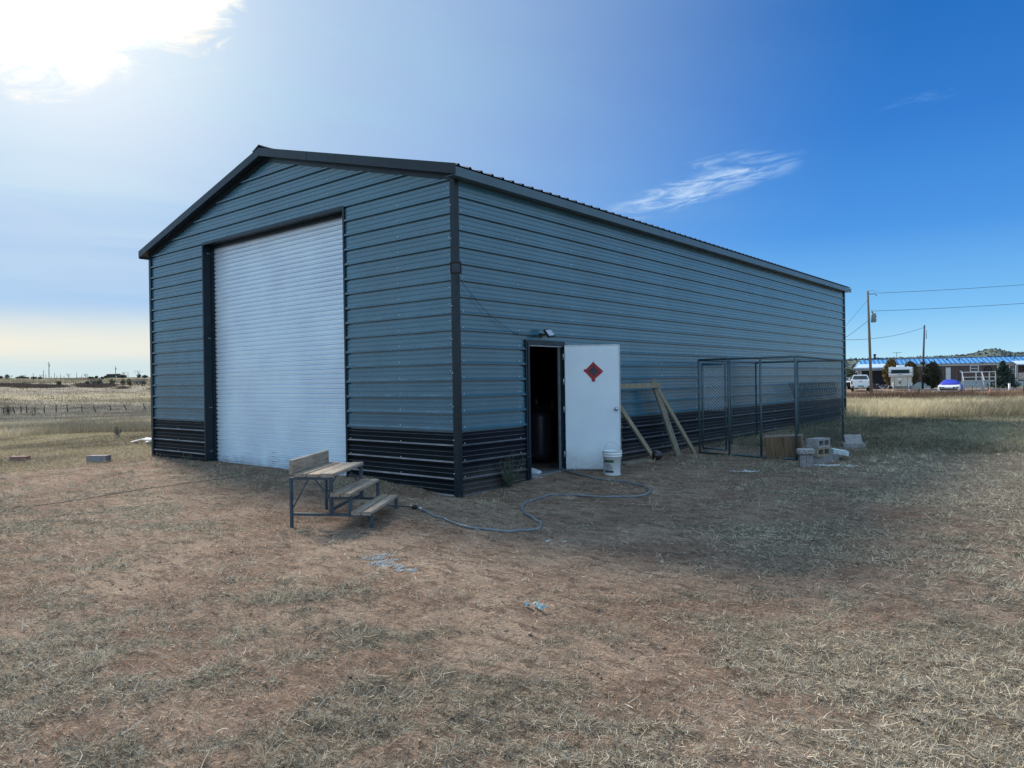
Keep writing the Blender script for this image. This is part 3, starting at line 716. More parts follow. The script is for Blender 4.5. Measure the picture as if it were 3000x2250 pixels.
# the points below were read on a level yard; lift them along the sight line to the real ground
def on_ground(x, y, off=0.):
    p = Vector((x, y, 0)); c = Vector(CAM)
    for _ in range(6):
        z = h(p.x, p.y)+off; k = (CAM[2]-z)/CAM[2]
        p = Vector((c.x+(x-c.x)*k, c.y+(y-c.y)*k, z))
    return p
pts = []
for i, (x, y) in enumerate(hp):
    p = on_ground(x, y, .014)
    if i < 2: p = Vector((x+.1, y-.12, .14))
    if i == 2: p = Vector((.08, 2.33, .15))
    pts.append(p)
b = MB(pts[13]); b.tube([Vector((p.x, p.y, max(p.z-.004, h(p.x, p.y)+.010) if p.x > .12 else p.z)) for p in catmull(pts, 10)], .0155, 8)
tag(b.build('air_hose', hosem), 'dark rubber air hose snaking over the soil from the open door', 'hose')
e = pts[-1]
t = thing('tyre_gauge', e, 'chrome tyre inflator gauge lying at the end of the air hose', 'gauge')
b = MB(t.location); b.lathe(e+Vector((-.03, -.02, .02)), [(0, -.02), (.036, -.02), (.038, .012), (.03, .016), (0, .016)], 16); b.build('dial', darkmetal, t)
b = MB(t.location); b.tube([e+Vector((.0, .0, .015)), e+Vector((-.06, .02, .02)), e+Vector((-.12, -.01, .02))], .012, 7); b.tube([e+Vector((.01, 0, .01)), e+Vector((.10, -.03, .01))], .014, 7); b.build('valve', mat('chrome', (.7, .72, .75), .2, .9), t)
b = MB(t.location); b.tube(catmull([e+Vector((-.10, -.02, .015)), e+Vector((-.2, -.09, .02)), e+Vector((-.32, -.14, .012))]), .007, 6); b.build('rubber_tail', rubber, t)
cp = [(-3.9, -5.5), (-4.05, -4.8), (-4.17, -4.15), (-4.2, -3.75), (-4.25, -3.22), (-4.41, -2.61), (-4.59, -2.13), (-4.66, -1.3), (-4.71, -.64), (-4.8, -.35), (-4.97, .04)]
b = MB((-4.4, -3, .03)); b.tube([Vector((p.x, p.y, h(p.x, p.y)+.008)) for p in catmull([on_ground(x, y) for x, y in cp], 10)], .004, 5)
tag(b.build('extension_cord', rubber), 'thin black cord running from under the roller door across the bare soil', 'cord')
p0, p1 = on_ground(-.02, 1.93), on_ground(.2, 2.42)
b = MB(p0); b.tube(catmull([Vector((.04, 1.62, .12)), Vector((.09, 1.66, .09)), Vector((.13, 1.9, .085)), Vector((.17, 2.3, .10)), Vector((.10, 2.42, .12))]), .006, 6); tag(b.build('bent_rod', galv), 'thin bent metal rod lying below the door sill', 'rod')

# bucket
c0 = Vector((.88, 2.51, h(.88, 2.51)))
t = thing('plastic_bucket', c0, 'white plastic bucket with a green striped label beside the open door', 'bucket')
b = MB(c0); b.lathe(c0, [(0, .004), (.128, .004), (.131, .012), (.142, .29), (.150, .292), (.150, .302), (.143, .305), (.144, .325), (.152, .327), (.152, .338), (.146, .34), (.147, .37), (.153, .371), (.153, .38), (.140, .38), (.136, .30), (.124, .02), (0, .02)], 32); b.build('body', plastic, t)
vcam = (Vector(CAM)-c0); a0 = math.atan2(vcam.y, vcam.x)
def arc_patch(b, z0, z1, aa, ab, rr=.0012, n=14):
    def pt(z, a): r = .131+(.142-.131)*(z-.012)/.278+rr; return c0+Vector((math.cos(a)*r, math.sin(a)*r, z))
    for i in range(n):
        x0 = aa+(ab-aa)*i/n; x1 = aa+(ab-aa)*(i+1)/n; b.add([pt(z0, x0), pt(z0, x1), pt(z1, x1), pt(z1, x0)], [(0, 1, 2, 3)])
b = MB(c0); arc_patch(b, .205, .245, a0-1.05, a0+.15); b.build('label_band', greenl, t)
b = MB(c0)
g_ = random.Random(5)
for i in range(9):
    z = .182-i*.0125; arc_patch(b, z, z+.005, a0-1.05+g_.uniform(0, .4), a0+.1-g_.uniform(0, .3), .0014)
arc_patch(b, .05, .085, a0-.95, a0+.12, .0014); b.build('label_print', darkl, t)
b = MB(c0); arc_patch(b, .04, .25, a0+1.15, a0+1.75); b.build('side_label', darkl, t)
b = MB(c0); hp_ = [c0+Vector((math.cos(a0+1.57)*.155, math.sin(a0+1.57)*.155, .33)), c0+Vector((math.cos(a0+1.4)*.09, math.sin(a0+1.4)*.09, .46)), c0+Vector((0, 0, .51)), c0+Vector((math.cos(a0-1.4)*.08, math.sin(a0-1.4)*.08, .49)), c0+Vector((math.cos(a0-1.57)*.155, math.sin(a0-1.57)*.155, .33))]
b.tube(catmull(hp_, 5), .0028, 5); b.build('wire_handle', galv, t)

# compressor inside the door
c0 = Vector((-1.0, 3.15, .115))
t = thing('air_compressor', c0, 'dark upright air compressor just inside the open door', 'compressor')
b = MB(c0); b.lathe(c0+Vector((0, 0, .06)), [(0, 0), (.16, .0), (.22, .06), (.225, .12), (.225, .74), (.21, .80), (.14, .86), (0, .87)], 24); b.build('tank', tankm, t)
b = MB(c0); b.box(c0+Vector((0, 0, .98)), (.26, .30, .13)); b.lathe(c0+Vector((.04, .19, 1.0)), [(0, 0), (.14, 0), (.14, .05), (0, .05)], 20, (.3, 1, 0)); b.cyl(c0+Vector((0, -.12, 1.0)), c0+Vector((0, -.12, 1.17)), .06, n=12); b.build('pump', darkmetal, t)
b = MB(c0); b.tube(catmull([c0+Vector((.1, -.2, .98)), c0+Vector((.16, -.3, 1.08)), c0+Vector((.13, -.22, 1.16)), c0+Vector((.05, -.12, 1.15))]), .01, 6); b.build('copper_pipe', mat('copper', (.4, .22, .12), .35, .8), t)
for a in (0, 2.1, 4.2): b = MB(c0); b.beam(c0+Vector((math.cos(a)*.18, math.sin(a)*.18, .0)), c0+Vector((math.cos(a)*.17, math.sin(a)*.17, .14)), .03, .03); b.build('foot', darkmetal, t)
# shoes in the doorway
for i, (x, y, a) in enumerate(((-.16, 1.83, .3), (-.20, 1.94, .1))):
    c0 = Vector((x, y, .12)); b = MB(c0); rings = []
    for u, w, z in ((-.12, .025, .05), (-.1, .035, .075), (-.03, .036, .07), (.04, .04, .05), (.10, .036, .035), (.125, .015, .02)):
        rings.append([c0+Vector((math.cos(a)*u-math.sin(a)*w*k, math.sin(a)*u+math.cos(a)*w*k, zz)) for k, zz in ((-1, .0), (1, .0), (.9, z*.6), (.5, z), (-.5, z), (-.9, z*.6))])
    b.loft(rings); tag(b.build('shoe', mat('canvas_white', (.55, .6, .68), .8)), ('pale canvas shoe nearer the left side of the doorway', 'pale canvas shoe lying behind its mate inside the doorway')[i], 'shoe', 'pair of pale shoes')

# ------------------------------------------------------------------ lumber leaning on the wall
def stick(name, a, c, w, hh, m_, lab, up=(1, 0, 0), cat='board'):
    b = MB(a); b.beam(a, c, w, hh, up); o = b.build(name, m_); return tag(o, lab, cat, 'loose lumber by the side wall')
stick('horizontal_board', (.30, 3.55, 1.455), (.30, 5.15, 1.455), .038, .088, wood_stud, 'pale stud lying level on top of the leaning lumber', up=(0, 0, 1))
b = MB((.25, 5.1, .1)); b.beam((.42, 5.62, h(.42, 5.62)), (.20, 5.06, 1.55), .16, .038, (1, 0, 0)); tag(b.build('upright_board', wood_board), 'wide grey green board leaning under the level stud', 'board', 'loose lumber by the side wall')
stick('leaning_board', (.55, 6.05, h(.55, 6.05)), (.22, 5.16, 1.42), .088, .038, wood_stud, 'yellowish stud slanting down to the right, nearest the kennel')
stick('short_board', (.42, 4.70, h(.42, 4.7)), (.12, 3.75, 1.3), .088, .038, wood_stud, 'pale stud slanting out from behind the open door')
a = on_ground(-.1, 4.43); c = on_ground(-.22, 5.15); stick('ground_board', (a.x, a.y, a.z+.02), (c.x+.1, c.y+.25, c.z+.02), .14, .038, wood_board, 'grey board lying flat on the soil at the wall foot', up=(0, 0, 1))
# helmet
c0 = on_ground(-.03, 5.52); c0 = Vector((c0.x+.02, c0.y, c0.z+.10))
t = thing('helmet', (c0.x, c0.y, c0.z-.1), 'dark helmet with pale stripes lying at the foot of the leaning boards', 'helmet')
b = MB(t.location); b.lathe(c0+Vector((0, 0, -.095)), [(.0, .0), (.055, .002), (.092, .04), (.10, .08), (.09, .125), (.055, .155), (0, .165)], 24); b.build('shell', helmetm, t)
b = MB(t.location)
for off in (-.035, .035):
    ps = [c0+Vector((.100*math.sin(a)*.93, off*.75+.08*(a-.7)*.35, -.01+.082*math.cos(a))) for a in np.linspace(-.2, 1.55, 10)]
    b.tube(ps, .010, 5)
b.build('stripe', stripem, t)
b = MB(t.location); b.box(c0+Vector((.08, .04, -.04)), (.04, .08, .04), Matrix.Rotation(.5, 3, 'Z')); b.build('visor', darkmetal, t)

# ------------------------------------------------------------------ kennel
KA, KC, KD, KB = Vector((.62, 6.12, 0)), Vector((2.56, 5.86, 0)), Vector((2.22, 9.90, 0)), Vector((.26, 9.95, 0))
KZ = .10; KT = 1.93
t = thing('dog_kennel', (KA.x, KA.y, KZ), 'galvanised pipe and chain link dog kennel against the side wall', 'kennel')
def k3(p, z): return Vector((p.x, p.y, z))
def mesh_panel(b, p, q_, z0, z1, pitch=.07, r=.0014):
    d = q_-p; Lp = d.length; d = d.normalized(); hh = z1-z0
    n = int((Lp+hh)/pitch)
    for i in range(n+1):
        u = i*pitch
        # rising wires
        ua, za = (u-hh, z1) if u > hh else (0, z0+u); ub, zb = (u, z0) if u <= Lp else (Lp, z0+(u-Lp))
        if ub-ua > .02 and za-z0 <= hh+1e-6:
            b.tube([k3(p+d*ua, za), k3(p+d*ub, zb)], r, 3, False)
            b.tube([k3(p+d*(Lp-ua), za), k3(p+d*(Lp-ub), zb)], r, 3, False)
def frame_panel(name, p, q_, posts, extra=None, mid=False, lab=None):
    b = MB(t.location); zb = KZ+.03
    d = q_-p
    for u in posts: b.cyl(k3(p+d*u, KZ-.02), k3(p+d*u, KT), .021, n=8)
    b.cyl(k3(p, KT), k3(q_, KT), .021, n=8); b.cyl(k3(p, zb), k3(q_, zb), .019, n=8)
    if mid: b.cyl(k3(p, 1.0), k3(q_, 1.0), .016, n=8)
    return b.build(name, galvpipe, t, lab)
GU = .33
frame_panel('front_panel', KA, KC, (0, GU, .66, 1))
frame_panel('side_panel', KC+Vector((.01, .04, 0)), KD, (1,)); frame_panel('side_panel', KB, KA+Vector((-.02, .05, 0)), (0, .5)); frame_panel('back_panel', KD, KB, (.5, 1))
d = KC-KA
b = MB(t.location); mesh_panel(b, KA+d*GU, KC, KZ+.03, KT, .075, .0011); fm = b.build('front_mesh', galvpipe, t)
b = MB(t.location); mesh_panel(b, KC, KD, KZ+.03, KT, .075, .0013); b.build('side_mesh', galvpipe, t)
b = MB(t.location); mesh_panel(b, KA, KB, KZ+.03, KT, .075, .001); b.build('wall_side_mesh', galvpipe, t)
g0 = KA+d*.04; g1 = KA+d*(GU-.035)
b = MB(t.location)
for p in (g0, g1): b.cyl(k3(p, KZ+.12), k3(p, KT-.09), .017, n=8)
for z in (KZ+.12, KT-.09): b.cyl(k3(g0, z), k3(g1, z), .017, n=8)
gate = b.build('gate', galvpipe, t, 'narrow gate with large mesh diamonds in its upper half')
b = MB(t.location); mesh_panel(b, g0+d.normalized()*.05, g1-d.normalized()*.05, .95, KT-.1, .062, .0034)
for u in (.05,): 
    b.cyl(k3(g0+d.normalized()*.05, .95), k3(g0+d.normalized()*.05, KT-.1), .005, n=5); b.cyl(k3(g1-d.normalized()*.05, .95), k3(g1-d.normalized()*.05, KT-.1), .005, n=5)
b.build('gate_mesh', galv, gate)
b = MB(t.location); b.box(k3(g1+d.normalized()*.02, 1.08), (.05, .03, .09)); b.build('latch', galv, gate)
# welded wire panels leaning behind/in the kennel
g_ = random.Random(11)
for i in range(3):
    y0 = 12.3+g_.uniform(-.3, .4)+.22*i; y1 = y0+3.6; xb = .62-.10*i; xt = .28-.05*i; zt = 1.42-.02*i+g_.uniform(-.04, .04)
    o0 = Vector((xb, y0, h(xb, y0))); b = MB(o0)
    nv_ = 17; nh = 7
    for j in range(nv_+1):
        yy = y0+(y1-y0)*j/nv_; sk = -.35*(1-j/nv_)
        b.tube([(xb, yy, h(xb, yy)-.02), (xt, yy+sk*.4, zt)], .0055 if j else .010, 3, False)
    for j in range(nh+1):
        k = (j/nh)**1.1; b.tube([(xb+(xt-xb)*k, y0+(-.1)*k, o0.z+(zt-o0.z)*k), (xb+(xt-xb)*k, y1, h(xb, y1)+(zt-h(xb, y1))*k)], .005, 3, False)
    tag(b.build('wire_panel', steelblue), ('welded wire panel leaning at the wall, outermost of its stack', 'middle wire panel of the leaning stack', 'innermost wire panel of the stack, nearest the wall' )[i], 'wire panel', 'welded wire panels leaning at the wall')
# wooden box
c0 = pix(2303, 1341)
t = thing('wooden_box', c0, 'tilted brown plank box open at one end standing inside the kennel corner', 'wooden box', rz=R_(16)); t.scale = (.98, .9, .72)
def rb(b, c, d_, rx=0.): b.box(Vector(c), d_)
tm = Matrix.Rotation(R_(-5), 3, 'Y')
b = MB((0, 0, 0))
for i in range(4): b.box(tm @ Vector((-.235+.157*i, -.22, .27)), (.15, .022, .54), tm @ Matrix.Rotation(R_((.5, -.8, .4, -.3)[i]), 3, 'Y'))
o = b.build('front_boards', wood_crate, t)
b = MB((0, 0, 0)); b.box(tm @ Vector((0, 0, .55)), (.66, .46, .022), tm); b.build('top_board', wood_old, t)
b = MB((0, 0, 0)); b.box(tm @ Vector((0, .0, .012)), (.62, .42, .022), tm); b.build('bottom_board', wood_old, t)
b = MB((0, 0, 0)); b.box(tm @ Vector((-.31, 0, .27)), (.022, .42, .52), tm); b.build('end_board', wood_crate, t)
b = MB((0, 0, 0)); b.box(tm @ Vector((.31, -.20, .27)), (.04, .04, .52), tm); b.box(tm @ Vector((.31, .20, .27)), (.04, .06, .52), tm); b.box(tm @ Vector((.31, 0, .52)), (.04, .42, .04), tm); b.build('open_frame', wood_stud, t)
b = MB((0, 0, 0)); b.box(tm @ Vector((0, .22, .27)), (.62, .02, .5), tm); b.build('back_board', wood_crate, t)

# ------------------------------------------------------------------ blocks
def hollow_block(b, c, lx, ly, lz, rz, axis='y', rx=0):
    """concrete block with two cells running along one axis"""
    R0 = Matrix.Rotation(rz, 3, 'Z') @ Matrix.Rotation(rx, 3, 'X'); c = Vector(c); w = .032
    def bb(x0, x1, z0, z1): b.box(c+R0 @ Vector(((x0+x1)/2, 0, (z0+z1)/2)), (x1-x0, ly, z1-z0), R0)
    bb(-lx/2, lx/2, -lz/2, -lz/2+w); bb(-lx/2, lx/2, lz/2-w, lz/2)
    bb(-lx/2, -lx/2+w, -lz/2+w, lz/2-w); bb(lx/2-w, lx/2, -lz/2+w, lz/2-w); bb(-w/2, w/2, -lz/2+w, lz/2-w)
GB = 'concrete blocks by the kennel corner'
base = pix(2396, 1356); rzb = R_(75)
def blk(name, m_, lab, fn, loc, cat='block', grp=GB):
    b = MB(loc); fn(b); return tag(b.build(name, m_), lab, cat, grp)
blk('concrete_block', concrete_warm, 'solid rosy grey block at the bottom of the stack of three', lambda b: b.box(base+Vector((-.01, .06, .05)), (.38, .20, .145), R_(52)), base)
blk('concrete_block', concrete_tan, 'tan hollow block in the middle of the stack of three', lambda b: hollow_block(b, base+Vector((0, .05, .197)), .38, .20, .148, rzb), base)
blk('concrete_block', concrete, 'grey hollow block on top of the stack of three', lambda b: hollow_block(b, base+Vector((-.005, .055, .347)), .39, .21, .148, rzb+.05), base)
p2 = pix(2360, 1367); rz2 = R_(30)
e2 = Matrix.Rotation(rz2, 3, 'Z') @ Vector((1, 0, 0))
blk('concrete_block', concrete_warm, 'upright narrow block, left one of the pair under the rough cap stone', lambda b: b.box(p2-e2*.050+Vector((0, 0, .09)), (.095, .15, .20), rz2), p2)
blk('concrete_block', concrete_warm, 'upright narrow block, right one of the pair under the rough cap stone', lambda b: b.box(p2+e2*.050+Vector((0, 0, .09)), (.095, .15, .20), rz2), p2)
def rough_stone(b, c, d_, rz, seed, amt=.03, n=10):
    g_ = np.random.default_rng(seed); R0 = Matrix.Rotation(rz, 3, 'Z'); rings = []
    for i in range(n):
        u = i/(n-1)*2-1; k = (1-abs(u)**5)**.5*.25+.75 if abs(u) < 1 else .72
        ring = []
        for j in range(12):
            a = 2*math.pi*j/12; ca, sa = math.cos(a), math.sin(a)
            p = 4.; r = (abs(ca)**p+abs(sa)**p)**(-1/p)
            ring.append(Vector(c)+R0 @ Vector((u*d_[0]/2, ca*r*d_[1]/2*k+g_.uniform(-amt, amt)*.25, sa*r*d_[2]/2*k+g_.uniform(-amt, amt)*.25)))
        rings.append(ring)
    b.loft(rings)
blk('cap_stone', concrete, 'rough grey slab laid across the two upright blocks', lambda b: rough_stone(b, p2+Vector((0, 0, .245)), (.265, .20, .11), rz2, 3), p2)
p3 = pix(2440, 1347)
blk('concrete_block', concrete_warm, 'grey block on the ground under the whitewashed slab', lambda b: b.box(p3+Vector((0, 0, .055)), (.17, .30, .12), R_(22)), p3)
blk('white_slab', concrete_white, 'whitewashed stone slab tipped over a low block', lambda b: b.box(p3+Vector((.075, .13, .13)), (.25, .34, .075), Matrix.Rotation(R_(25), 3, 'Z') @ Matrix.Rotation(R_(9), 3, 'Y')), p3)
p4 = pix(2500, 1312)
blk('concrete_block', concrete, 'flat grey block behind the kennel, under the leaning one', lambda b: b.box(p4+Vector((0, 0, .045)), (.40, .22, .10), R_(30)), p4)
blk('concrete_block', concrete, 'grey block propped up at a slant behind the kennel', lambda b: b.box(p4+Vector((-.04, .12, .16)), (.32, .06, .18), Matrix.Rotation(R_(36), 3, 'Z') @ Matrix.Rotation(R_(-28), 3, 'X')), p4)
p5 = on_ground(-9.72, -.82); b = MB(p5); b.box(p5+Vector((0, 0, .065)), (.40, .19, .14), R_(39)); tag(b.build('stone_block', concrete_warm), 'long grey block lying in the dry grass left of the shed', 'block')
p5 = on_ground(-11.75, -1.66); b = MB(p5); b.box(p5+Vector((0, 0, .045)), (.34, .16, .08), R_(42)); tag(b.build('brick_block', brickred), 'flat red brick lying in the grass at the left edge', 'brick')
# white pipe debris by the left corner
a = on_ground(-15.04, 2.07); 
b = MB(a); whitep = mat('white_pipe', (.75, .76, .76), .5)
pA, pB, pC, pD = on_ground(-15.0, 2.1, .02), on_ground(-14.9, 2.7, .18), on_ground(-14.64, 2.34, .03), on_ground(-14.6, 2.9, .10)
b.tube([pA, (pA+pB)/2+Vector((0, 0, .05)), pB], .022, 6); b.tube([pB, pC], .022, 6); b.tube([pC+Vector((0, 0, .08)), pD], .035, 6)
tag(b.build('broken_pipe', whitep), 'broken white plastic pipe lying behind the left corner of the shed', 'pipe')

# ------------------------------------------------------------------ ground litter: paper, ash
paper = mat('paper_scrap', (.50, .55, .58), .8, 0., .15, 30)
ashm = bpy.data.materials.new('ash_white'); ashm.use_nodes = True; ashm.node_tree.nodes['Principled BSDF'].inputs['Base Color'].default_value = (.44, .45, .45, 1); ashm.node_tree.nodes['Principled BSDF'].inputs['Roughness'].default_value = .95
def scraps(name, c, rx, ry, n, size, seed, lab, cat, m_=paper, rot=0., flat=.35):
    g_ = np.random.default_rng(seed); b = MB((c[0], c[1], h(*c)))
    for i in range(n):
        r = abs(g_.normal())*.5; a = g_.uniform(0, 6.28); u = math.cos(a)*r*rx; v = math.sin(a)*r*ry
        x = c[0]+u*math.cos(rot)-v*math.sin(rot); y = c[1]+u*math.sin(rot)+v*math.cos(rot); z = h(x, y)+.012
        s_ = size*g_.uniform(.4, 1.3); k = g_.uniform(0, 3.14); e_ = g_.uniform(.3, 1.)
        pts_ = []
        for j in range(6):
            aa = j*1.047+g_.uniform(-.3, .3); rr = s_*g_.uniform(.6, 1.1)
            px_, py_ = math.cos(aa)*rr, math.sin(aa)*rr*e_
            pts_.append((x+px_*math.cos(k)-py_*math.sin(k), y+px_*math.sin(k)+py_*math.cos(k), z+g_.uniform(-.5, 1.)*s_*flat))
        b.add(pts_+[(x, y, z+s_*.3)], [(j, (j+1) % 6, 6) for j in range(6)])
    return tag(b.build(name, m_), lab, cat)
q_ = pix(2425, 1366); o = scraps('torn_paper', (q_.x, q_.y), .50, .22, 200, .028, 1, 'spread of torn white paper scraps round the block stacks', 'paper scraps'); o['kind'] = 'stuff'
q_ = on_ground(2.13, 4.65); o = scraps('torn_paper', (q_.x, q_.y), .30, .09, 60, .032, 2, 'low scatter of white paper in front of the kennel', 'paper scraps', rot=.6); o['kind'] = 'stuff'
# spilled white powder: thin ragged sheet
def powder(name, c, ax, ay, rot, seed, lab, n=5):
    g_ = np.random.default_rng(seed); b = MB((c[0], c[1], h(*c)))
    for i in range(n):
        for _ in range(60):
            u = (i/(max(n-1, 1))-.5)*ax*1.6+g_.normal()*ax*.10; v = math.sin(i*1.9+seed)*ay*.5+g_.normal()*ay*.2
            v += g_.normal()*ay*.25; x = c[0]+u*math.cos(rot)-v*math.sin(rot); y = c[1]+u*math.sin(rot)+v*math.cos(rot); s_ = g_.uniform(.003, .012)
            k = 7; pts_ = []
            for j in range(k):
                aa = j*6.283/k; rr = s_*g_.uniform(.4, 1.2); xx = x+math.cos(aa)*rr; yy = y+math.sin(aa)*rr; pts_.append((xx, yy, h(xx, yy)+.004))
            b.add(pts_+[(x, y, h(x, y)+.012)], [(j, (j+1) % k, k) for j in range(k)])
    o = b.build(name, ashm); return tag(o, lab, 'powder', kind='stuff')
powder('white_powder', (1.93, -3.0), .24, .16, -.5, 2, 'spilled white powder on the soil in front of the bench', 6)
powder('white_powder', (2.28, -3.1), .2, .08, -.1, 5, 'thin trail of white powder right of the larger spill', 5)
powder('white_powder', (2.75, -1.52), .10, .03, .5, 9, 'faint white streak on the soil in front of the hose', 2)
c0 = on_ground(3.86, -3.28); b = MB(c0); g_ = np.random.default_rng(8)
for i in range(9):
    a = Vector(c0)+Vector((g_.uniform(-.07, .07), g_.uniform(-.03, .03), .02)); ring = []
    pts_ = [a+Vector((math.cos(j)*.024*g_.uniform(.5, 1.3), math.sin(j)*.018*g_.uniform(.5, 1.2), g_.uniform(0, .025))) for j in range(6)]
    b.add(pts_+[a+Vector((0, 0, .025))], [(j, (j+1) % 6, 6) for j in range(6)])
tag(b.build('crumpled_wrapper', mat('wrapper', (.30, .42, .45), .35)), 'crumpled pale blue wrapper on the bare soil in the foreground', 'wrapper')
#LITTER_END

# ------------------------------------------------------------------ dead grass and weeds
straw_m = attr_mat('straw', .8, .15)
def scatter(n, d0, d1, l0, l1, seed, power=1.):
    """points of a wedge in front of the viewer's side of the yard: distance d0..d1, side ratio l0..l1"""
    g_ = np.random.default_rng(seed); d = (d0**power+(d1**power-d0**power)*g_.random(n))**(1/power); l = l0+(l1-l0)*g_.random(n)
    return CAM[0]+d*(FH[0]+l*RH[0]), CAM[1]+d*(FH[1]+l*RH[1]), g_
def outside(x, y, m_=.02): return ~((x < m_) & (x > -W-m_) & (y > -m_) & (y < L_+m_))
def ribbons(name, x, y, ln, wd, lift, g_, tone, curl=.6, yaw=None, label=None, cat=None, z0=.004, droop=0., mat_=None):
    n = len(x); yaw = g_.random(n)*2*np.pi if yaw is None else yaw
    z = H(x, y)+z0
    P = [np.stack([x, y, z], -1)]; a = yaw.copy(); el = lift.copy(); seg = 3
    for i in range(seg):
        st = (ln/seg)[:, None]*np.stack([np.cos(a)*np.cos(el), np.sin(a)*np.cos(el), np.sin(el)], -1); P.append(P[-1]+st)
        a = a+g_.normal(size=n)*curl/seg; el = el-droop/seg+g_.normal(size=n)*curl*.35/seg
    P = np.stack(P, 1)
    zt = H(P[:, -1, 0], P[:, -1, 1]); 
    P[:, 1:, 2] = np.maximum(P[:, 1:, 2], np.minimum(z, zt)[:, None]+.002)
    wa = yaw+np.pi/2; roll = g_.uniform(-.9, .9, n)
    wv = np.stack([np.cos(wa)*np.cos(roll), np.sin(wa)*np.cos(roll), np.sin(roll)], -1)*(wd/2)[:, None]
    k = np.array([1., .9, .7, .25])[None, :, None]
    A = P-wv[:, None, :]*k; B = P+wv[:, None, :]*k
    co = np.stack([A, B], 2).reshape(-1, 3)
    b0 = (np.arange(n)*8)[:, None]; q_ = np.concatenate([b0+np.array([[2*i, 2*i+1, 2*i+3, 2*i+2]]) for i in range(seg)], 1).reshape(-1, 4)
    me = mesh_np(name, co, q_); set_tone(me, np.repeat(tone, 8, 0)); me.materials.append(mat_ or straw_m)
    o = bpy.data.objects.new(name, me); COL.objects.link(o); return tag(o, label, cat, kind='stuff')
def lerp(a, b, t): return np.array(a)[None, :]*(1-t[:, None])+np.array(b)[None, :]*t[:, None]
def straw_tone(n, g_, x, y):
    t = g_.random(n); c = lerp((.14, .11, .08), (.74, .66, .52), t**1.35); k = g_.random(n) < .25
    c[k] = lerp((.15, .125, .09), (.50, .45, .35), g_.random(k.sum()))
    k = g_.random(n) < .12; c[k] = c[k]*.35
    m_ = fbm(x*.7+3, y*.7, 2)[:, None]
    return c*(.6+.75*m_)
def near_straw():
    X_, Y_, LN, WD, LF, TN = [], [], [], [], [], []
    for (n, d0, d1, wmul, seed) in ((300000, 1.0, 5.5, 1.0, 21), (230000, 5.0, 11., 1.6, 22), (120000, 10., 24., 2.6, 23)):
        x, y, g_ = scatter(n*2, d0, d1, -.95, .95, seed, 1.6)
        c = cover_fn(x, y); k = (g_.random(len(x)) < c**1.2*.8*(.35+.9*(fbm(x*9, y*9, 2) > .5))+.05) & outside(x, y); x, y = x[k][:n], y[k][:n]; n_ = len(x)
        X_.append(x); Y_.append(y); LN.append(g_.uniform(.012, .060, n_)*wmul**.5); WD.append(g_.uniform(.0010, .0032, n_)*wmul)
        LF.append(np.abs(g_.normal(size=n_))*.38); TN.append(straw_tone(n_, g_, x, y))
    g_ = np.random.default_rng(5); x, y = np.concatenate(X_), np.concatenate(Y_)
    ribbons('dead_grass', x, y, np.concatenate(LN), np.concatenate(WD), np.concatenate(LF), g_, np.concatenate(TN), 1.3, label='mat of dead cut grass lying over the soil of the yard', cat='grass')
near_straw()
# longer curled stalks and twigs
x, y, g_ = scatter(15000, 1.2, 12., -.9, .9, 31, 1.5); k = outside(x, y, .1) & (g_.random(len(x)) < (cover_fn(x, y)**1.5*.6+.04)*(.25+1.4*(fbm(x*5+2, y*5, 2) > .53))); x, y = x[k], y[k]; n = len(x)
ribbons('grass_stalk_litter', x, y, g_.uniform(.05, .15, n), g_.uniform(.0022, .0042, n), np.abs(g_.normal(size=n))*.35, g_, lerp((.36, .31, .23), (.80, .74, .62), g_.random(n)), 2.8, label='pale curled stalks and roots lying on top of the mown grass', cat='grass', z0=.012)
# crumbs of soil
x, y, g_ = scatter(16000, 1.2, 13., -.9, .9, 33, 1.5); k = outside(x, y, .1) & (g_.random(len(x)) < (fbm(x*2., y*2., 2) > .42)*.9+.1); x, y = x[k], y[k]; n = len(x)
z = H(x, y); s_ = g_.uniform(.002, .008, n)*(1+g_.random(n)**10*1.2)
tv_ = np.array([(1, 1, 1), (-1, -1, 1), (-1, 1, -1), (1, -1, -1)])*.8
qv = tv_[None]+g_.normal(size=(n, 4, 3))*.35; qv[:, :, 2] *= .7
co = (np.stack([x, y, z+s_*.3], -1)[:, None, :]+qv*s_[:, None, None]).reshape(-1, 3); b0 = (np.arange(n)*4)[:, None]
me = mesh_np('soil_crumbs', co, np.concatenate([b0+np.array([f_]) for f_ in ((0, 1, 2), (0, 3, 1), (0, 2, 3), (1, 3, 2))], 0)); set_tone(me, np.repeat(lerp((.19, .125, .09), (.42, .31, .23), g_.random(n)), 4, 0)); me.materials.append(attr_mat('crumb', .95))
o = bpy.data.objects.new('soil_crumbs', me); COL.objects.link(o); tag(o, 'loose crumbs of red brown soil over the yard', 'soil', kind='stuff')
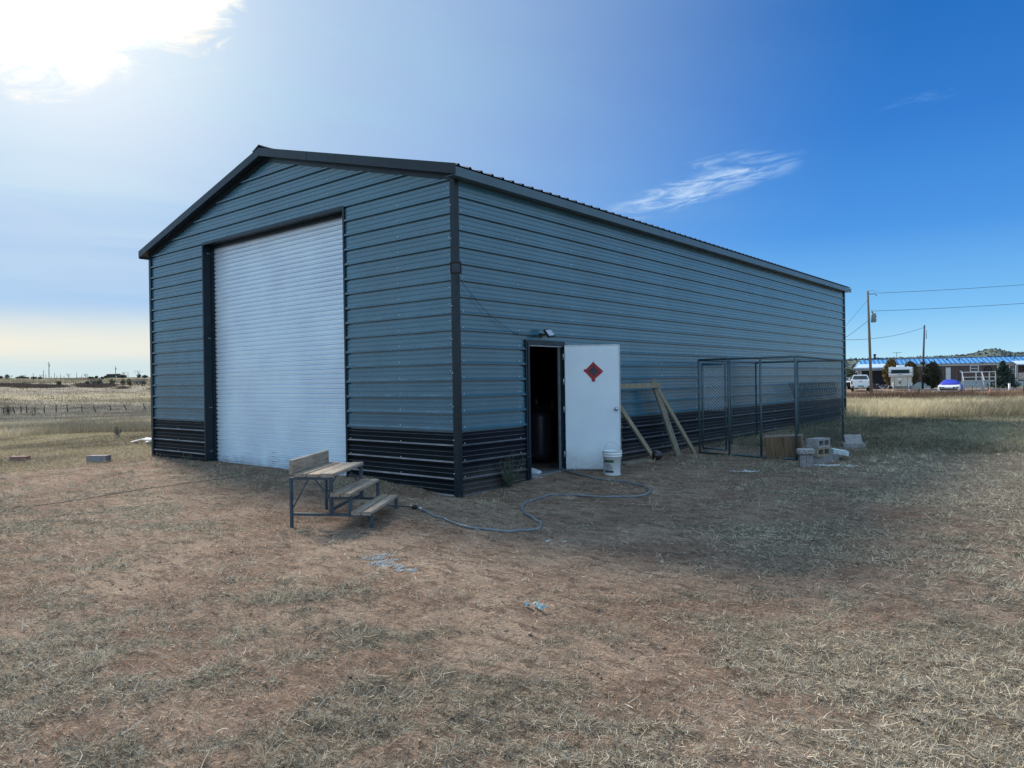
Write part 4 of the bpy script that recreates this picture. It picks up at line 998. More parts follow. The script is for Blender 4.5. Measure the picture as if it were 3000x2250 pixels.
# tufts that stand up
def tufts(name, nt, per, d0, d1, l0, l1, seed, ln, wd, tones, cond, label, power=1.6, spread=.05, lift=(.5, 1.45), droop=.6):
    x, y, g_ = scatter(nt, d0, d1, l0, l1, seed, power); k = outside(x, y, .06) & cond(x, y, g_); x, y = x[k], y[k]; n0 = len(x)
    x = np.repeat(x, per); y = np.repeat(y, per); n = len(x); d = np.hypot(x-CAM[0], y-CAM[1])
    x = x+g_.normal(size=n)*spread; y = y+g_.normal(size=n)*spread
    sc_ = np.repeat(g_.uniform(.6, 1.25, n0), per)
    tt = np.clip(np.repeat(g_.random(n0), per)*.6+g_.random(n)*.4, 0, 1)
    pf = .45 if d0 < 20 else (.22 if d0 < 60 else .07)
    tn_ = lerp(tones[0], tones[1], tt)*(.62+.76*sst(fbm(x*pf+7, y*pf*1.0, 3), .3, .7))[:, None]
    return ribbons(name, x, y, g_.uniform(ln[0], ln[1], n)*sc_, g_.uniform(.7, 1.3, n)*np.maximum(wd, d*.00042), g_.uniform(lift[0], lift[1], n), g_, tn_, .7, label=label, cat='grass', droop=droop)
tufts('grass_tuft_cover', 1500, 22, 2., 14., -.9, .9, 41, (.03, .10), .0022, ((.30, .27, .18), (.60, .55, .42)), lambda x, y, g_: g_.random(len(x)) < cover_fn(x, y)*.8+.02, 'short pale upright tufts among the mown grass', spread=.035)
pale = ((.24, .20, .13), (.60, .52, .38))
# grass left of the shed
tufts('left_yard_grass', 9000, 14, 9.5, 26., -.95, -.40, 42, (.03, .09), .003, ((.24, .19, .11), (.52, .43, .27)), lambda x, y, g_: (x < -8.6) | (y < -3.5) & (x < -6), 'short yellow grass left of the shed', spread=.12, lift=(.2, 1.2))
tufts('left_tall_grass', 9000, 14, 25., 44., -.95, -.38, 43, (.18, .42), .004, pale, lambda x, y, g_: g_.random(len(x)) < .4+.6*(fbm(x*.25, y*.25, 3) > .45), 'tall pale grass beyond the left of the yard', spread=.22, lift=(.9, 1.5))
tufts('left_prairie_grass', 15000, 10, 42., 150., -.9, -.38, 44, (.10, .30), .006, ((.15, .135, .115), (.42, .37, .29)), lambda x, y, g_: g_.random(len(x)) < .35+.65*(fbm(x*.08, y*.08, 3) > .5), 'grey prairie grass of the left field', power=1.2, spread=.5, lift=(.7, 1.5))
tufts('left_far_grass', 9000, 10, 140., 430., -.9, -.38, 45, (.3, .7), .01, ((.14, .12, .08), (.38, .33, .22)), lambda x, y, g_: g_.random(len(x)) < .3+.7*(fbm(x*.03, y*.03, 3) > .5), 'distant prairie grass of the left field', power=1.0, spread=1.5, lift=(.7, 1.5))
# right side
tufts('shaded_yard_grass', 9000, 16, 13., 26., .06, .95, 46, (.04, .13), .003, ((.11, .115, .07), (.34, .32, .22)), lambda x, y, g_: (x > .3) & ((y > 8) | (x > 3)) & (g_.random(len(x)) < cover_fn(x, y)), 'rough grass behind the kennel', spread=.12, lift=(.2, 1.3))
tufts('right_tall_grass', 15000, 16, 23., 47., .34, .95, 47, (.2, .5), .004, ((.30, .25, .15), (.68, .60, .42)), lambda x, y, g_: (y > L_-1.) | (x > 5), 'tall pale sunlit grass beyond the shed shadow', power=1.3, spread=.22, lift=(1.0, 1.5))
tufts('brown_weeds', 3000, 20, 42., 50., .34, .95, 48, (.25, .75), .006, ((.16, .09, .055), (.34, .22, .15)), lambda x, y, g_: g_.random(len(x)) < .12+.88*(fbm(x*.22, y*.22, 2) > .47-.0*x), 'dry red brown weeds along the neighbour fence', power=1., spread=.25, lift=(1.1, 1.55), droop=.2)
tufts('kennel_weeds', 420, 20, 13., 24., .0, .45, 49, (.08, .28), .003, ((.05, .06, .035), (.16, .16, .09)), lambda x, y, g_: (x > .02) & (x < 1.7) & (y > 7.2), 'dark green weeds along the wall inside the kennel', spread=.1, lift=(.6, 1.5))
tufts('wall_foot_weeds', 260, 9, 9., 20., -.5, -.05, 50, (.06, .30), .0022, ((.20, .18, .13), (.50, .46, .36)), lambda x, y, g_: (x < -6.9) & (x > -9.2) & (y < .02) & (y > -.6) | (x < -2) & (x > -2.9) & (y > -.4) & (y < .05), 'thin dry stems at the foot of the gable wall', spread=.06, lift=(.8, 1.5))
# bushy green weed at the corner
c0 = Vector((.10, .95, h(.1, .95))); g_ = np.random.default_rng(77); n = 1700
stem = g_.integers(0, 26, n); sa = g_.uniform(0, 6.28, 26); sl = g_.uniform(.12, .55, 26); st_ = g_.uniform(.02, .6, 26)
tk = g_.random(n); x = c0.x+np.cos(sa[stem])*st_[stem]*sl[stem]*tk; y = c0.y+np.sin(sa[stem])*st_[stem]*sl[stem]*tk*1.4
o = ribbons('corner_weed', x, y, g_.uniform(.03, .10, n), np.full(n, .004), g_.uniform(.2, 1.3, n), g_, lerp((.07, .10, .075), (.20, .24, .19), g_.random(n)), .6, z0=0.)
me = o.data; co = np.empty(len(me.vertices)*3, np.float32); me.vertices.foreach_get('co', co); co = co.reshape(-1, 8, 3); co[:, :, 2] += (sl[stem]*tk)[:, None]*.95; co = co.reshape(-1, 3)
co -= np.array(c0, dtype=np.float32); me.vertices.foreach_set('co', co.ravel()); me.update(); o.location = c0
if 'kind' in o: del o['kind']
tag(o, 'feathery grey green weed growing against the wall between corner and door', 'weed')

# ------------------------------------------------------------------ left field
woodpost = mat('post_wood', (.05, .042, .04), .9, 0., .3, 6.); polem = mat('pole_wood', (.15, .14, .115), .85, 0., .25, 6., stretch=(6, 6, .6)); polem2 = mat('pole_wood_dark', (.08, .09, .10), .85, 0., .2, 6.)
foliage_d = mat('dark_foliage', (.035, .05, .03), .9, 0., .4, 1.5); foliage_m = mat('olive_foliage', (.10, .11, .055), .9, 0., .35, 1.2); foliage_b = mat('brown_brush', (.15, .11, .095), .9, 0., .3, 1.2); foliage_g = mat('grey_brush', (.15, .14, .125), .9, 0., .3, 1.2)
barkm = mat('bark', (.10, .08, .065), .9)
wirem = mat('wire', (.06, .07, .08), .6)
FP = [(42, 765, 45, 812), (105, 762, 106, 806), (182, 745, 215, 828), (295, 752, 297, 845), (370, 748, 386, 848), (495, 788, 497, 846), (630, 803, 631, 880), (803, 773, 802, 876), (957, 784, 974, 876), (1170, 794, 1182, 858), (1337, 796, 1382, 862), (1575, 815, 1602, 862), (1775, 808, 1830, 862), (2055, 790, 2106, 870)]
OR = ['first', 'second', 'third', 'fourth', 'fifth', 'sixth', 'seventh', 'eighth', 'ninth', 'tenth', 'eleventh', 'twelfth', 'thirteenth', 'fourteenth', 'fifteenth', 'sixteenth', 'seventeenth', 'eighteenth', 'nineteenth', 'twentieth']
tops = []
for i, (x0, y0, x1, y1) in enumerate(FP):
    dep = 104+((i*37) % 9); bx_, by_ = at(x1/4.916, dep); z = h(bx_, by_); s_ = dep/FPX
    hh = (y1-y0)/4.916*s_+.25; lean = (x0-x1)/4.916*s_
    hh = max(hh, 1.0); top = Vector((bx_+RH[0]*lean, by_+RH[1]*lean, z+hh)); b = MB((bx_, by_, z)); b.tube([(bx_, by_, z-.2), top], [.10 if i in (7, 8, 4) else .075, .07], 6)
    tops.append(top)
    adj = 'upright' if abs(lean) < .15 else 'leaning'
    tag(b.build('fence_post', woodpost), '%s dark post, %s from the left in the old field fence' % (adj, OR[i]), 'fence post', 'old posts of the field fence')
b = MB(tops[0]); b.tube([t_-Vector((0, 0, .12)) for t_ in tops], .006, 3); tag(b.build('fence_wire', wirem), 'sagging wire strung between the old field fence posts', 'wire')
def bush(name, px, dep, w, hgt, m_, lab, grp, n=260, size=None, seed=1, stems=False, cat='bush'):
    x, y = at(px, dep); z = h(x, y); t = thing(name, (x, y, z), lab, cat, grp)
    b = MB(t.location); b.leaves((x, y, z+hgt*.48), (w/2, w/2, hgt*.55), n, size or max(.10, dep*.0006), seed, shell=.1); b.build('foliage', m_, t)
    if stems:
        b = MB(t.location); g_ = random.Random(seed)
        for k in range(7): b.tube([(x+g_.uniform(-.1, .1), y+g_.uniform(-.1, .1), z-.05), (x+g_.uniform(-.5, .5)*w*.7, y+g_.uniform(-.4, .4)*w, z+hgt*g_.uniform(.5, .95))], [.02, .008], 4)
        b.build('stem', barkm, t)
    return t
bush('field_bush', 20, 88, 1.45, 1.35, foliage_d, 'round dark leafy bush at the left edge of the field before the fence', None, 420, .055, 3, True)
# bare forked bush
def bare(name, px, dep, hgt, spread, lab, grp, seed, r=.03, depth=4, cat='bush'):
    x, y = at(px, dep); z = h(x, y); b = MB((x, y, z)); g_ = random.Random(seed)
    def grow(p, d_, L, r_, k):
        q_ = p+d_*L; b.tube([p, q_], [r_, r_*.6], 4, False)
        if k == 0: return
        for _ in range(g_.choice((2, 3))):
            nd = (d_+Vector((g_.uniform(-1, 1), g_.uniform(-1, 1), g_.uniform(-.1, .5)))*spread).normalized(); grow(q_, nd, L*g_.uniform(.6, .85), r_*.6, k-1)
    for _ in range(4): grow(Vector((x, y, z-.05)), Vector((g_.uniform(-.5, .5), g_.uniform(-.5, .5), 1)).normalized(), hgt*.36, r, depth-1)
    return tag(b.build(name, barkm), lab, cat, grp)
bare('bare_bush', 97, 74, 1.5, .5, 'leafless forked bush standing in the field right of the leafy one', None, 5, .03, 3)
# dark brush on the creek bank
g_ = np.random.default_rng(61); n = 5200
px_ = g_.uniform(-160, 560, n); dep = 236+g_.uniform(0, 26, n)+20*fbm(px_*.01, px_*0, 2)
x = CAM[0]+dep*(AX_F[0]+(px_-1500)/FPX*AX_R[0]); y = CAM[1]+dep*(AX_F[1]+(px_-1500)/FPX*AX_R[1])
k = (fbm(px_*.02, dep*.03, 3) > .38+.25*sst(px_, 180, 330)); x, y = x[k], y[k]; xr = np.repeat(x, 10)+g_.normal(size=len(x)*10)*1.1; yr = np.repeat(y, 10)+g_.normal(size=len(x)*10)*1.1; n = len(xr)
ribbons('creek_brush', xr, yr, g_.uniform(.4, 1.1, n)*(.45+.9*fbm(xr*.05, yr*.05, 2)), np.full(n, .13), g_.uniform(.6, 1.5, n), g_, lerp((.06, .045, .042), (.17, .13, .11), g_.random(n)), .8, label='dark red brown brush along the far creek bank', cat='brush')
brush_spots = [(1350, 60, 150, 1, 'greyish brush clump'), (1440, 60, 80, 1, 'low grey brush clump'), (1615, 60, 90, 0, 'yellow green round clump'), (1772, 55, 70, 1, 'small grey clump'), (1862, 60, 80, 0, 'olive clump'), (1965, 75, 150, 1, 'wide grey brush clump'), (2065, 60, 80, 1, 'grey clump'), (850, 40, 70, 0, 'faint olive clump'), (1255, 40, 60, 1, 'thin grey clump')]
WHERE = ['on the bank under the distant dark building', 'right beside the brush below the dark building', 'on the bank, the brightest of the row', 'between the yellow green and the olive clump', 'right of the small grey clump on the bank', 'near the shed on the bank, widest of the row', 'nearest the shed wall on the bank', 'alone in the middle of the bank', 'left of the greyish clump on the bank']
for i, (zx, hz, wz, kd, nm) in enumerate(brush_spots):
    bush('bank_bush', zx/4.916, 262, wz/4.916*262/FPX*1.15, 2.6 if hz > 50 else 1.7, (foliage_m, foliage_g)[kd], nm+' '+WHERE[i], 'brush clumps on the creek bank', 300, .2, 60+i)
far_b = [(100, 70, 55, 'squarish dark juniper at the far left of the skyline'), (310, 130, 42, 'wide dark bush on the skyline before the low roof'), (485, 75, 30, 'low brown bush right of the wide dark one'), (580, 70, 28, 'low brown bush left of the tall far pole'), (1295, 45, 25, 'small dark bush left of the distant dark building'), (1332, 50, 22, 'tiny bush just right of the small dark one'), (1390, 50, 32, 'round dark bush between two tiny ones on the skyline'), (1475, 40, 22, 'tiny bush next to the distant building left end'), (1530, 75, 32, 'dark bush in front of the distant building left end'), (1757, 62, 42, 'dark bush at the right end of the distant building'), (2006, 62, 48, 'tall rounded dark juniper on the skyline near the shed'), (2088, 85, 32, 'long dark bush on the skyline nearest the shed'), (20, 60, 40, 'dark bush cut by the left edge of the view')]
for i, (zx, wz, hz, lab) in enumerate(far_b):
    dep = 405 if hz > 30 else 380; s_ = dep/FPX/4.916
    bush('skyline_bush', zx/4.916, dep-(20 if hz < 33 else 0), wz*s_, max(hz*s_*1.3, 1.2), foliage_d if 'brown' not in lab else foliage_b, lab, 'dark bushes on the left skyline', 200, .28, 80+i)
sky_posts = [300, 365, 450, 480, 528, 660, 737, 787, 820, 873, 922, 1105, 1178, 1266, 1690, 1845]
for i, zx in enumerate(sky_posts):
    dep = 418; x, y = at(zx/4.916, dep); z = h(x, y); b = MB((x, y, z)); hh = (1.9, 2.6, 1.6, 3.4)[i % 4]; b.tube([(x, y, z-.3), (x+.1, y, z+hh)], [.14, .1], 5)
    tag(b.build('skyline_post', woodpost), '%s tiny post from the left along the far skyline' % OR[i], 'fence post', 'tiny posts along the far skyline')
for i, (zx, hz, lab) in enumerate(((150, 5., 'thin bare tree on the skyline at the far left'), (600, 5.5, 'leafless tree on the skyline left of the thin pole'), (990, 6., 'small bare tree alone in the middle of the skyline'), (1240, 5.5, 'slim bare tree left of the distant building'), (1790, 7., 'wide bare tree right of the distant building'), (1985, 9., 'tallest bare tree on the skyline near the shed'))):
    bare('bare_tree', zx/4.916, 425, hz*.55, .55, lab, 'leafless trees on the left skyline', 90+i, .07, 4, 'tree')
def pole(name, px, dep, hgt, r, lean, m_, lab, arms=(), tf=None, grp=None):
    x, y = at(px, dep); z = h(x, y); t = thing(name, (x, y, z), lab, 'utility pole', grp); top = Vector((x+RH[0]*lean, y+RH[1]*lean, z+hgt))
    b = MB(t.location); b.tube([(x, y, z-.5), Vector((x, y, z)).lerp(top, .5), top], [r, r*.9, r*.72], 10); b.build('shaft', m_, t)
    for dz, half in arms:
        c_ = top-Vector((0, 0, dz)); b = MB(t.location); b.beam(c_-Vector((*RH, 0))*half, c_+Vector((*RH, 0))*half, .12, .14); b.build('crossarm', m_, t)
    if tf:
        c_ = top+Vector((RH[0]*tf[1], RH[1]*tf[1], -tf[0])); b = MB(t.location); b.lathe(c_, [(0, -.42), (.22, -.42), (.24, -.36), (.24, .36), (.20, .42), (0, .43)], 14)
        b.cyl(c_+Vector((RH[0]*-.12, RH[1]*-.12, .42)), c_+Vector((RH[0]*-.16, RH[1]*-.16, .80)), .04, n=6); b.cyl(c_+Vector((-RH[0]*.06, -RH[1]*.06, .42)), c_+Vector((-RH[0]*.05, -RH[1]*.05, .72)), .035, n=6); b.box(c_+Vector((RH[0]*.27, RH[1]*.27, .15)), (.09, .09, .07)); b.box(c_+Vector((RH[0]*.27, RH[1]*.27, -.2)), (.09, .09, .07))
        b.build('transformer', mat('transformer_grey', (.16, .22, .23), .5, .2), t)
    return t, top
pole('distant_pole', 144, 425, 9.9, .22, 0, polem, 'tall far utility pole on the left skyline', ((1.2, .8),), (2.2, .35), 'far utility poles on the left skyline')
pole('distant_pole', 128, 425, 5.2, .16, 0, polem, 'short thin pole left of the tall far utility pole', (), None, 'far utility poles on the left skyline')
pole('distant_pole', 339, 425, 6.8, .18, 0, polem, 'far utility pole standing behind the distant dark building', (), (1.5, .3), 'far utility poles on the left skyline')
# distant dark trailer house
def frame_at(px, dep): 
    x, y = at(px, dep); return Vector((x, y, h(x, y)))
c0 = frame_at(334, 415); rzd = YAW
t = thing('distant_house', c0, 'long low dark building on the left skyline beneath a far pole', 'house', rz=rzd)
s_ = 415/FPX; b = MB((0, 0, 0)); b.bx(-22*s_, 6*s_, 0, 5, 0, 2.2); b.bx(9*s_, 24*s_, 0, 5, 0, 1.5); b.build('wall', mat('dark_siding', (.035, .04, .045), .8), t)
b = MB((0, 0, 0)); b.prism([(-23*s_, -.4, 2.2), (-23*s_, 5.4, 2.2), (-23*s_, 2.5, 2.5)], (30*s_, 0, 0)); b.prism([(8*s_, -.4, 1.5), (8*s_, 5.4, 1.5), (8*s_, 2.5, 1.7)], (17*s_, 0, 0)); b.build('roof', mat('dark_roof', (.025, .027, .03), .9), t)
b = MB((0, 0, 0)); b.bx(6.4*s_, 8.6*s_, -.3, .1, 0, 1.3); b.build('white_door', whitep, t)
c0 = frame_at(59, 418); t = thing('distant_roof', c0, 'low flat dark roof on the skyline behind the wide bush', 'shed', rz=rzd); b = MB((0, 0, 0)); b.bx(-3, 3, 0, 4, .9, 1.2); b.build('roof', MATS['dark_roof'], t); b = MB((0, 0, 0)); b.bx(-2.6, 2.6, .3, 3.6, 0, .9); b.build('wall', MATS['dark_siding'], t)
# small green tuft left of shed
c0 = frame_at(342, 21.5)
bush('green_tuft', 342, 21.5, .22, .32, foliage_g, 'small green tuft in the dry grass left of the shed', None, 90, .03, 8, False, 'plant')

# ------------------------------------------------------------------ hills at the right
HP = [(1200, 1075), (1900, 1068), (2300, 1060), (2478, 1056), (2530, 1053), (2636, 1050), (2706, 1048), (2780, 1045), (2834, 1041), (2861, 1036), (2888, 1028), (2910, 1024.5), (2926, 1026), (2942, 1030), (2970, 1035), (3000, 1036), (3100, 1040), (3400, 1052), (3900, 1070), (4800, 1090)]
def hills():
    a = np.linspace(1000, 4800, 380); d = np.concatenate([np.linspace(420, 1300, 60), np.linspace(1320, 2000, 14)])
    A, Dp = np.meshgrid(a, d, indexing='ij'); lat = (A-1500)/FPX
    x = CAM[0]+Dp*(AX_F[0]+lat*AX_R[0]); y = CAM[1]+Dp*(AX_F[1]+lat*AX_R[1])
    hor = 1125-FPX*.0023-(A-1500)*.0152; top = (hor-np.interp(A, [p[0] for p in HP], [p[1] for p in HP]))*1250/FPX+CAM[2]
    e_ = sst(A, 1000, 1300)*sst(A, 4800, 4500)
    prof = sst(Dp, 560, 1250)**1.15*sst(Dp, 2050, 1260)
    z = (top+6*(fbm(x*.012, y*.012, 4)-.5)*sst(Dp, 500, 700)*sst(Dp, 1250, 1100))*prof*e_-3*(1-sst(Dp, 420, 560))-.5
    me = grid_mesh('hills', x, y, z); me.polygons.foreach_set('use_smooth', [True]*len(me.polygons))
    mt = bpy.data.materials.new('juniper_hill'); mt.use_nodes = True; T = NT(mt.node_tree); b = T.n['Principled BSDF']; P = T.node('ShaderNodeNewGeometry').outputs['Position']
    v = T.node('ShaderNodeTexVoronoi'); T.put(v.inputs['Vector'], P); v.inputs['Scale'].default_value = .11
    n = T.noise(P, .012, 5, .6); n2 = T.noise(P, .05, 4, .6)
    gr = T.mix(T.sst(n2, .35, .65), (.10, .13, .125), (.165, .185, .165)); gr = T.mix(T.sst(n, .64, .71), gr, (.33, .33, .32))
    c = T.mix(T.sst(T.m('ADD', v.outputs['Distance'], T.m('MULTIPLY', n2, .25)), .62, .5), gr, (.07, .10, .10))
    T.put(b.inputs['Base Color'], c); b.inputs['Roughness'].default_value = 1; b.inputs['Specular IOR Level'].default_value = 0
    me.materials.append(mt); o = bpy.data.objects.new('hills', me); COL.objects.link(o); tag(o, 'long juniper covered hill with a rocky knob beyond the house', kind='structure')
    # junipers that stand out on the slope and crest
    g_ = np.random.default_rng(12); n = 2600; pa = g_.uniform(2380, 3250, n); pd = g_.uniform(700, 1262, n)
    i0 = (pa-1000)/10.03; zz = []
    hor = 1125-FPX*.0023-(pa-1500)*.0152; tp = (hor-np.interp(pa, [p[0] for p in HP], [p[1] for p in HP]))*1250/FPX+CAM[2]
    xx = CAM[0]+pd*(AX_F[0]+(pa-1500)/FPX*AX_R[0]); yy = CAM[1]+pd*(AX_F[1]+(pa-1500)/FPX*AX_R[1])
    zz = tp*sst(pd, 560, 1250)**1.15*sst(pd, 2050, 1260)-.5; b = MB((float(xx[0]), float(yy[0]), float(zz[0])))
    for j in range(n):
        r = g_.uniform(.8, 1.7); c_ = np.array((xx[j], yy[j], zz[j]+r*.5)); q_ = g_.normal(size=(5, 3, 3))*r*.8
        for k_ in range(5): b.add([tuple(c_+q_[k_, m_]) for m_ in range(3)], [(0, 1, 2)])
    tag(b.build('juniper_scrub', mat('juniper', (.055, .082, .078), .95, 0., .3, .05)), 'scattered juniper scrub covering the far hill', 'scrub', kind='stuff')
hills()
for i, (px, dep, w, hg, lab) in enumerate(((2497, 190, 5.0, 3.6, 'dark juniper in the pasture beside the shed end'), (2484, 230, 4, 3, 'far juniper half hidden by the shed end'), (2507, 240, 5, 3, 'far juniper left of the porch roof'))):
    bush('pasture_juniper', px, dep, w, hg, foliage_d, lab, 'junipers in the pasture behind the porch', 300, .25, 140+i, False, 'tree')

# ------------------------------------------------------------------ neighbour's place
D0 = 98.; sc_ = D0/FPX
blue_roof = mat('blue_roof_metal', (.07, .30, .62), .5, 0., .12, .5); rib_dark = mat('blue_rib', (.012, .07, .22), .6)
siding = mat('brown_siding', (.105, .075, .072), .85, 0., .3, 1.5, stretch=(3, 3, .2)); white_tr = mat('white_trim', (.62, .62, .60), .6); glassm = mat('window_glass', (.03, .045, .06), .12, 0., .3, 2., spec=.9)
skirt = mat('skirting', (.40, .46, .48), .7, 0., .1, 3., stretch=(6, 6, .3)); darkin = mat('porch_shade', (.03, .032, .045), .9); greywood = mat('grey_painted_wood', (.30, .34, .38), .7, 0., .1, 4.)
hb = Vector((*at(2530, D0), 0)); hb.z = -.20
HR = R_(18); home = thing('mobile_home', hb, 'long brown mobile home with a blue ribbed roof and white skirting', 'house', rz=YAW-HR)
def U(px):
    k = (px-1500)/FPX; return (k*D0-(2530-1500)/FPX*D0)/(math.cos(HR)+k*math.sin(HR))
def Zp(py, px=2750): return CAM[2]-((py-1125)+FPX*.0023+(px-1500)*.0152)*(D0-U(px)*math.sin(HR))/FPX-hb.z
Wd = 5.2; U1 = U(3180)
b = MB(); b.bx(U(2600), U1, 0, Wd, .95, 3.12); b.build('wall', siding, home)
b = MB(); b.bx(U(2600), U1, .03, Wd-.03, -.3, .95); b.build('skirting', skirt, home)
b = MB(); b.bx(U(2560), U1+.1, -.05, 0, 3.02, 3.34); b.build('fascia', white_tr, home)
def sl(y): return 3.40+.24*y if y < Wd/2 else 3.40+.24*(Wd-y)
b = MB(); b.add([(U(2522), -.35, 3.32), (U1+.3, -.35, 3.32), (U1+.3, Wd/2, 4.08), (U(2533), Wd/2, 4.08)], [(0, 1, 2, 3)]); b.add([(U(2522), Wd+.35, 3.32), (U1+.3, Wd+.35, 3.32), (U1+.3, Wd/2, 4.08), (U(2533), Wd/2, 4.08)], [(0, 3, 2, 1)])
b.add([(U(2522), -.35, 3.32), (U(2533), Wd/2, 4.08), (U(2522), Wd+.35, 3.32)], [(0, 1, 2)]); rf = b.build('roof', blue_roof, home)
b = MB(); u = U(2524)
while u < U1: b.beam((u, -.36, 3.335), (u+.1, Wd/2, 4.10), .13, .05); u += .55
b.beam((U(2533), Wd/2, 4.12), (U1+.3, Wd/2, 4.12), .2, .05); b.build('rib', rib_dark, rf)
b = MB(); b.cyl((U(2575), 3.2, 3.9), (U(2575), 3.2, 4.75), .14, n=10); b.cyl((U(2575), 3.2, 4.65), (U(2575), 3.2, 4.85), .2, n=10); b.build('chimney', darkmetal, rf)
b = MB(); uu = U(2640); b.cyl((uu, 2.9, 4.0), (uu, 2.9, 5.0), .03, n=5); b.beam((uu-.5, 2.9, 4.95), (uu+.6, 2.9, 4.98), .04, .04); 
for k in range(5): b.beam((uu-.4+k*.22, 2.6, 4.96), (uu-.4+k*.22, 3.2, 4.96), .03, .03)
b.build('antenna', wirem, rf)
for uu in (U(2782), U(2820), U(2983)):
    b = MB(); b.cyl((uu, 1.4, 3.7), (uu, 1.4, 4.1), .07, n=8); b.build('vent', darkmetal, rf)
def window(x0, x1, y0, y1, bars, lab, split=None):
    u0, u1, z0, z1 = U(x0), U(x1), Zp(y1, x0), Zp(y0, x0)
    b = MB(); f_ = .10
    b.bx(u0, u1, -.07, .01, z1-f_, z1); b.bx(u0, u1, -.07, .01, z0, z0+f_); b.bx(u0, u0+f_, -.07, .01, z0+f_, z1-f_); b.bx(u1-f_, u1, -.07, .01, z0+f_, z1-f_)
    for k in range(bars): uu = u0+(u1-u0)*(k+1)/(bars+1); b.bx(uu-.03, uu+.03, -.065, .0, z0+f_, z1-f_)
    zz = (z0+z1)/2; b.bx(u0+f_, u1-f_, -.068, 0, zz-.035, zz+.035)
    w_ = b.build('window', white_tr, home, lab); b = MB(); b.bx(u0+f_, u1-f_, -.02, -.005, z0+f_, z1-f_); b.build('pane', glassm, w_)
window(2842, 2868, 1069.5, 1089.5, 0, 'white framed sash window in the middle of the wall'); window(2921.5, 2949, 1069.5, 1088, 1, 'window behind the spruce top'); window(2956.5, 2981, 1069, 1095, 1, 'taller window beside the porch post')
b = MB(); b.bx(U(2770), U(2786), -.06, .0, Zp(1114), Zp(1076)); d_ = b.build('door', greywood, home); b = MB(); b.bx(U(2771.5), U(2784.5), -.08, -.06, Zp(1112.5), Zp(1078.5)); b.build('panel', white_tr, d_)
b = MB(); b.lathe((U(2895), -.05, Zp(1086)), [(.42, -.04), (.46, 0), (.42, .04), (.38, 0), (.42, -.04)], 16, (0, 1, 0))
for k in range(4): a = k*math.pi/4; b.beam((U(2895)-.42*math.cos(a), -.05, Zp(1086)-.42*math.sin(a)), (U(2895)+.42*math.cos(a), -.05, Zp(1086)+.42*math.sin(a)), .03, .03)
b.build('wheel_ornament', darkmetal, home)
b = MB(); b.box((U(2815), -.08, Zp(1090)), (.28, .1, .3)); b.build('meter_box', mat('meter', (.35, .4, .5), .5), home)
b = MB(); b.box((U(2878), -.12, Zp(1065)), (.2, .2, .2)); b.build('wall_light', darkmetal, home)
# left porch
b = MB(); b.add([(U(2493), -3.0, Zp(1078, 2505)), (U(2594), -3.0, Zp(1077, 2606)), (U(2594), .0, 3.45), (U(2522), 0, 3.45)], [(0, 1, 2, 3)]); b.bx(U(2493), U(2594), -3.02, -2.98, Zp(1081, 2520), Zp(1078, 2520)); b.build('porch_roof', mat('pale_roof', (.50, .62, .78), .4), home)
b = MB(); b.bx(U(2493), U(2594), -2.9, -2.8, Zp(1084, 2520)-.12, Zp(1081, 2520)); b.build('porch_beam', greywood, home)
for px in (2508, 2518, 2526): 
    b = MB(); b.bx(U(px-12)-.06, U(px-12)+.06, -2.9, -2.78, -.4, Zp(1082, 2520)); b.build('post', greywood if px > 2510 else woodpost, home)
b = MB(); b.beam((U(2498), -2.85, Zp(1092, 2510)), (U(2507), -2.85, Zp(1083, 2519)), .08, .08); b.build('brace', white_tr, home)
b = MB(); b.bx(U(2526), U(2600), .6, .9, .0, 3.4); b.build('porch_back_wall', darkin, home)  # shade under the porch roof is put into this wall's dark colour
b = MB(); b.bx(U(2530), U(2535), .55, .6, .4, 1.9); b.build('pale_panel', greywood, home)
# right porch
b = MB(); b.add([(U(2959), -2.4, Zp(1067, 2980)), (U1, -2.4, Zp(1067, 2980)), (U1, 0, 3.5), (U(2965), 0, 3.5)], [(0, 1, 2, 3)]); b.bx(U(2959), U1, -2.42, -2.38, Zp(1070, 2980), Zp(1067, 2980)); b.build('entry_roof', mat('pale_roof', (.5, .6, .75), .4), home)
for px in (2981, 3010, 3040):
    b = MB(); b.bx(U(px-20)-.12, U(px-20)+.12, -2.3, -2.1, -.2, Zp(1070, 2990)); b.build('post', greywood, home)
b = MB(); z0, z1 = Zp(1112, 2990), Zp(1092, 2990); u0, u1 = U(2964), U(3016); k = u0-(z1-z0)
while k < u1:
    for s__ in (1, -1):
        a_ = (max(k, u0), z0+max(u0-k, 0)); b_ = (min(k+z1-z0, u1), z0+min(z1-z0, u1-k))
        if b_[0] > a_[0]+.02:
            za, zb = (a_[1], b_[1]) if s__ == 1 else (z0+z1-a_[1], z0+z1-b_[1]); b.beam((a_[0], -2.2, za), (b_[0], -2.2, zb), .02, .045, (0, 1, 0))
    k += .17
b.build('lattice', white_tr, home)
b = MB(); b.bx(u0, u1, -2.15, -2.05, -.2, z0-.12); b.build('porch_skirt', skirt, home)
b = MB(); b.bx(u0, u1, -2.22, -2.12, z0-.12, z0); b.build('porch_edge', mat('dark_blue_paint', (.03, .04, .12), .6), home)
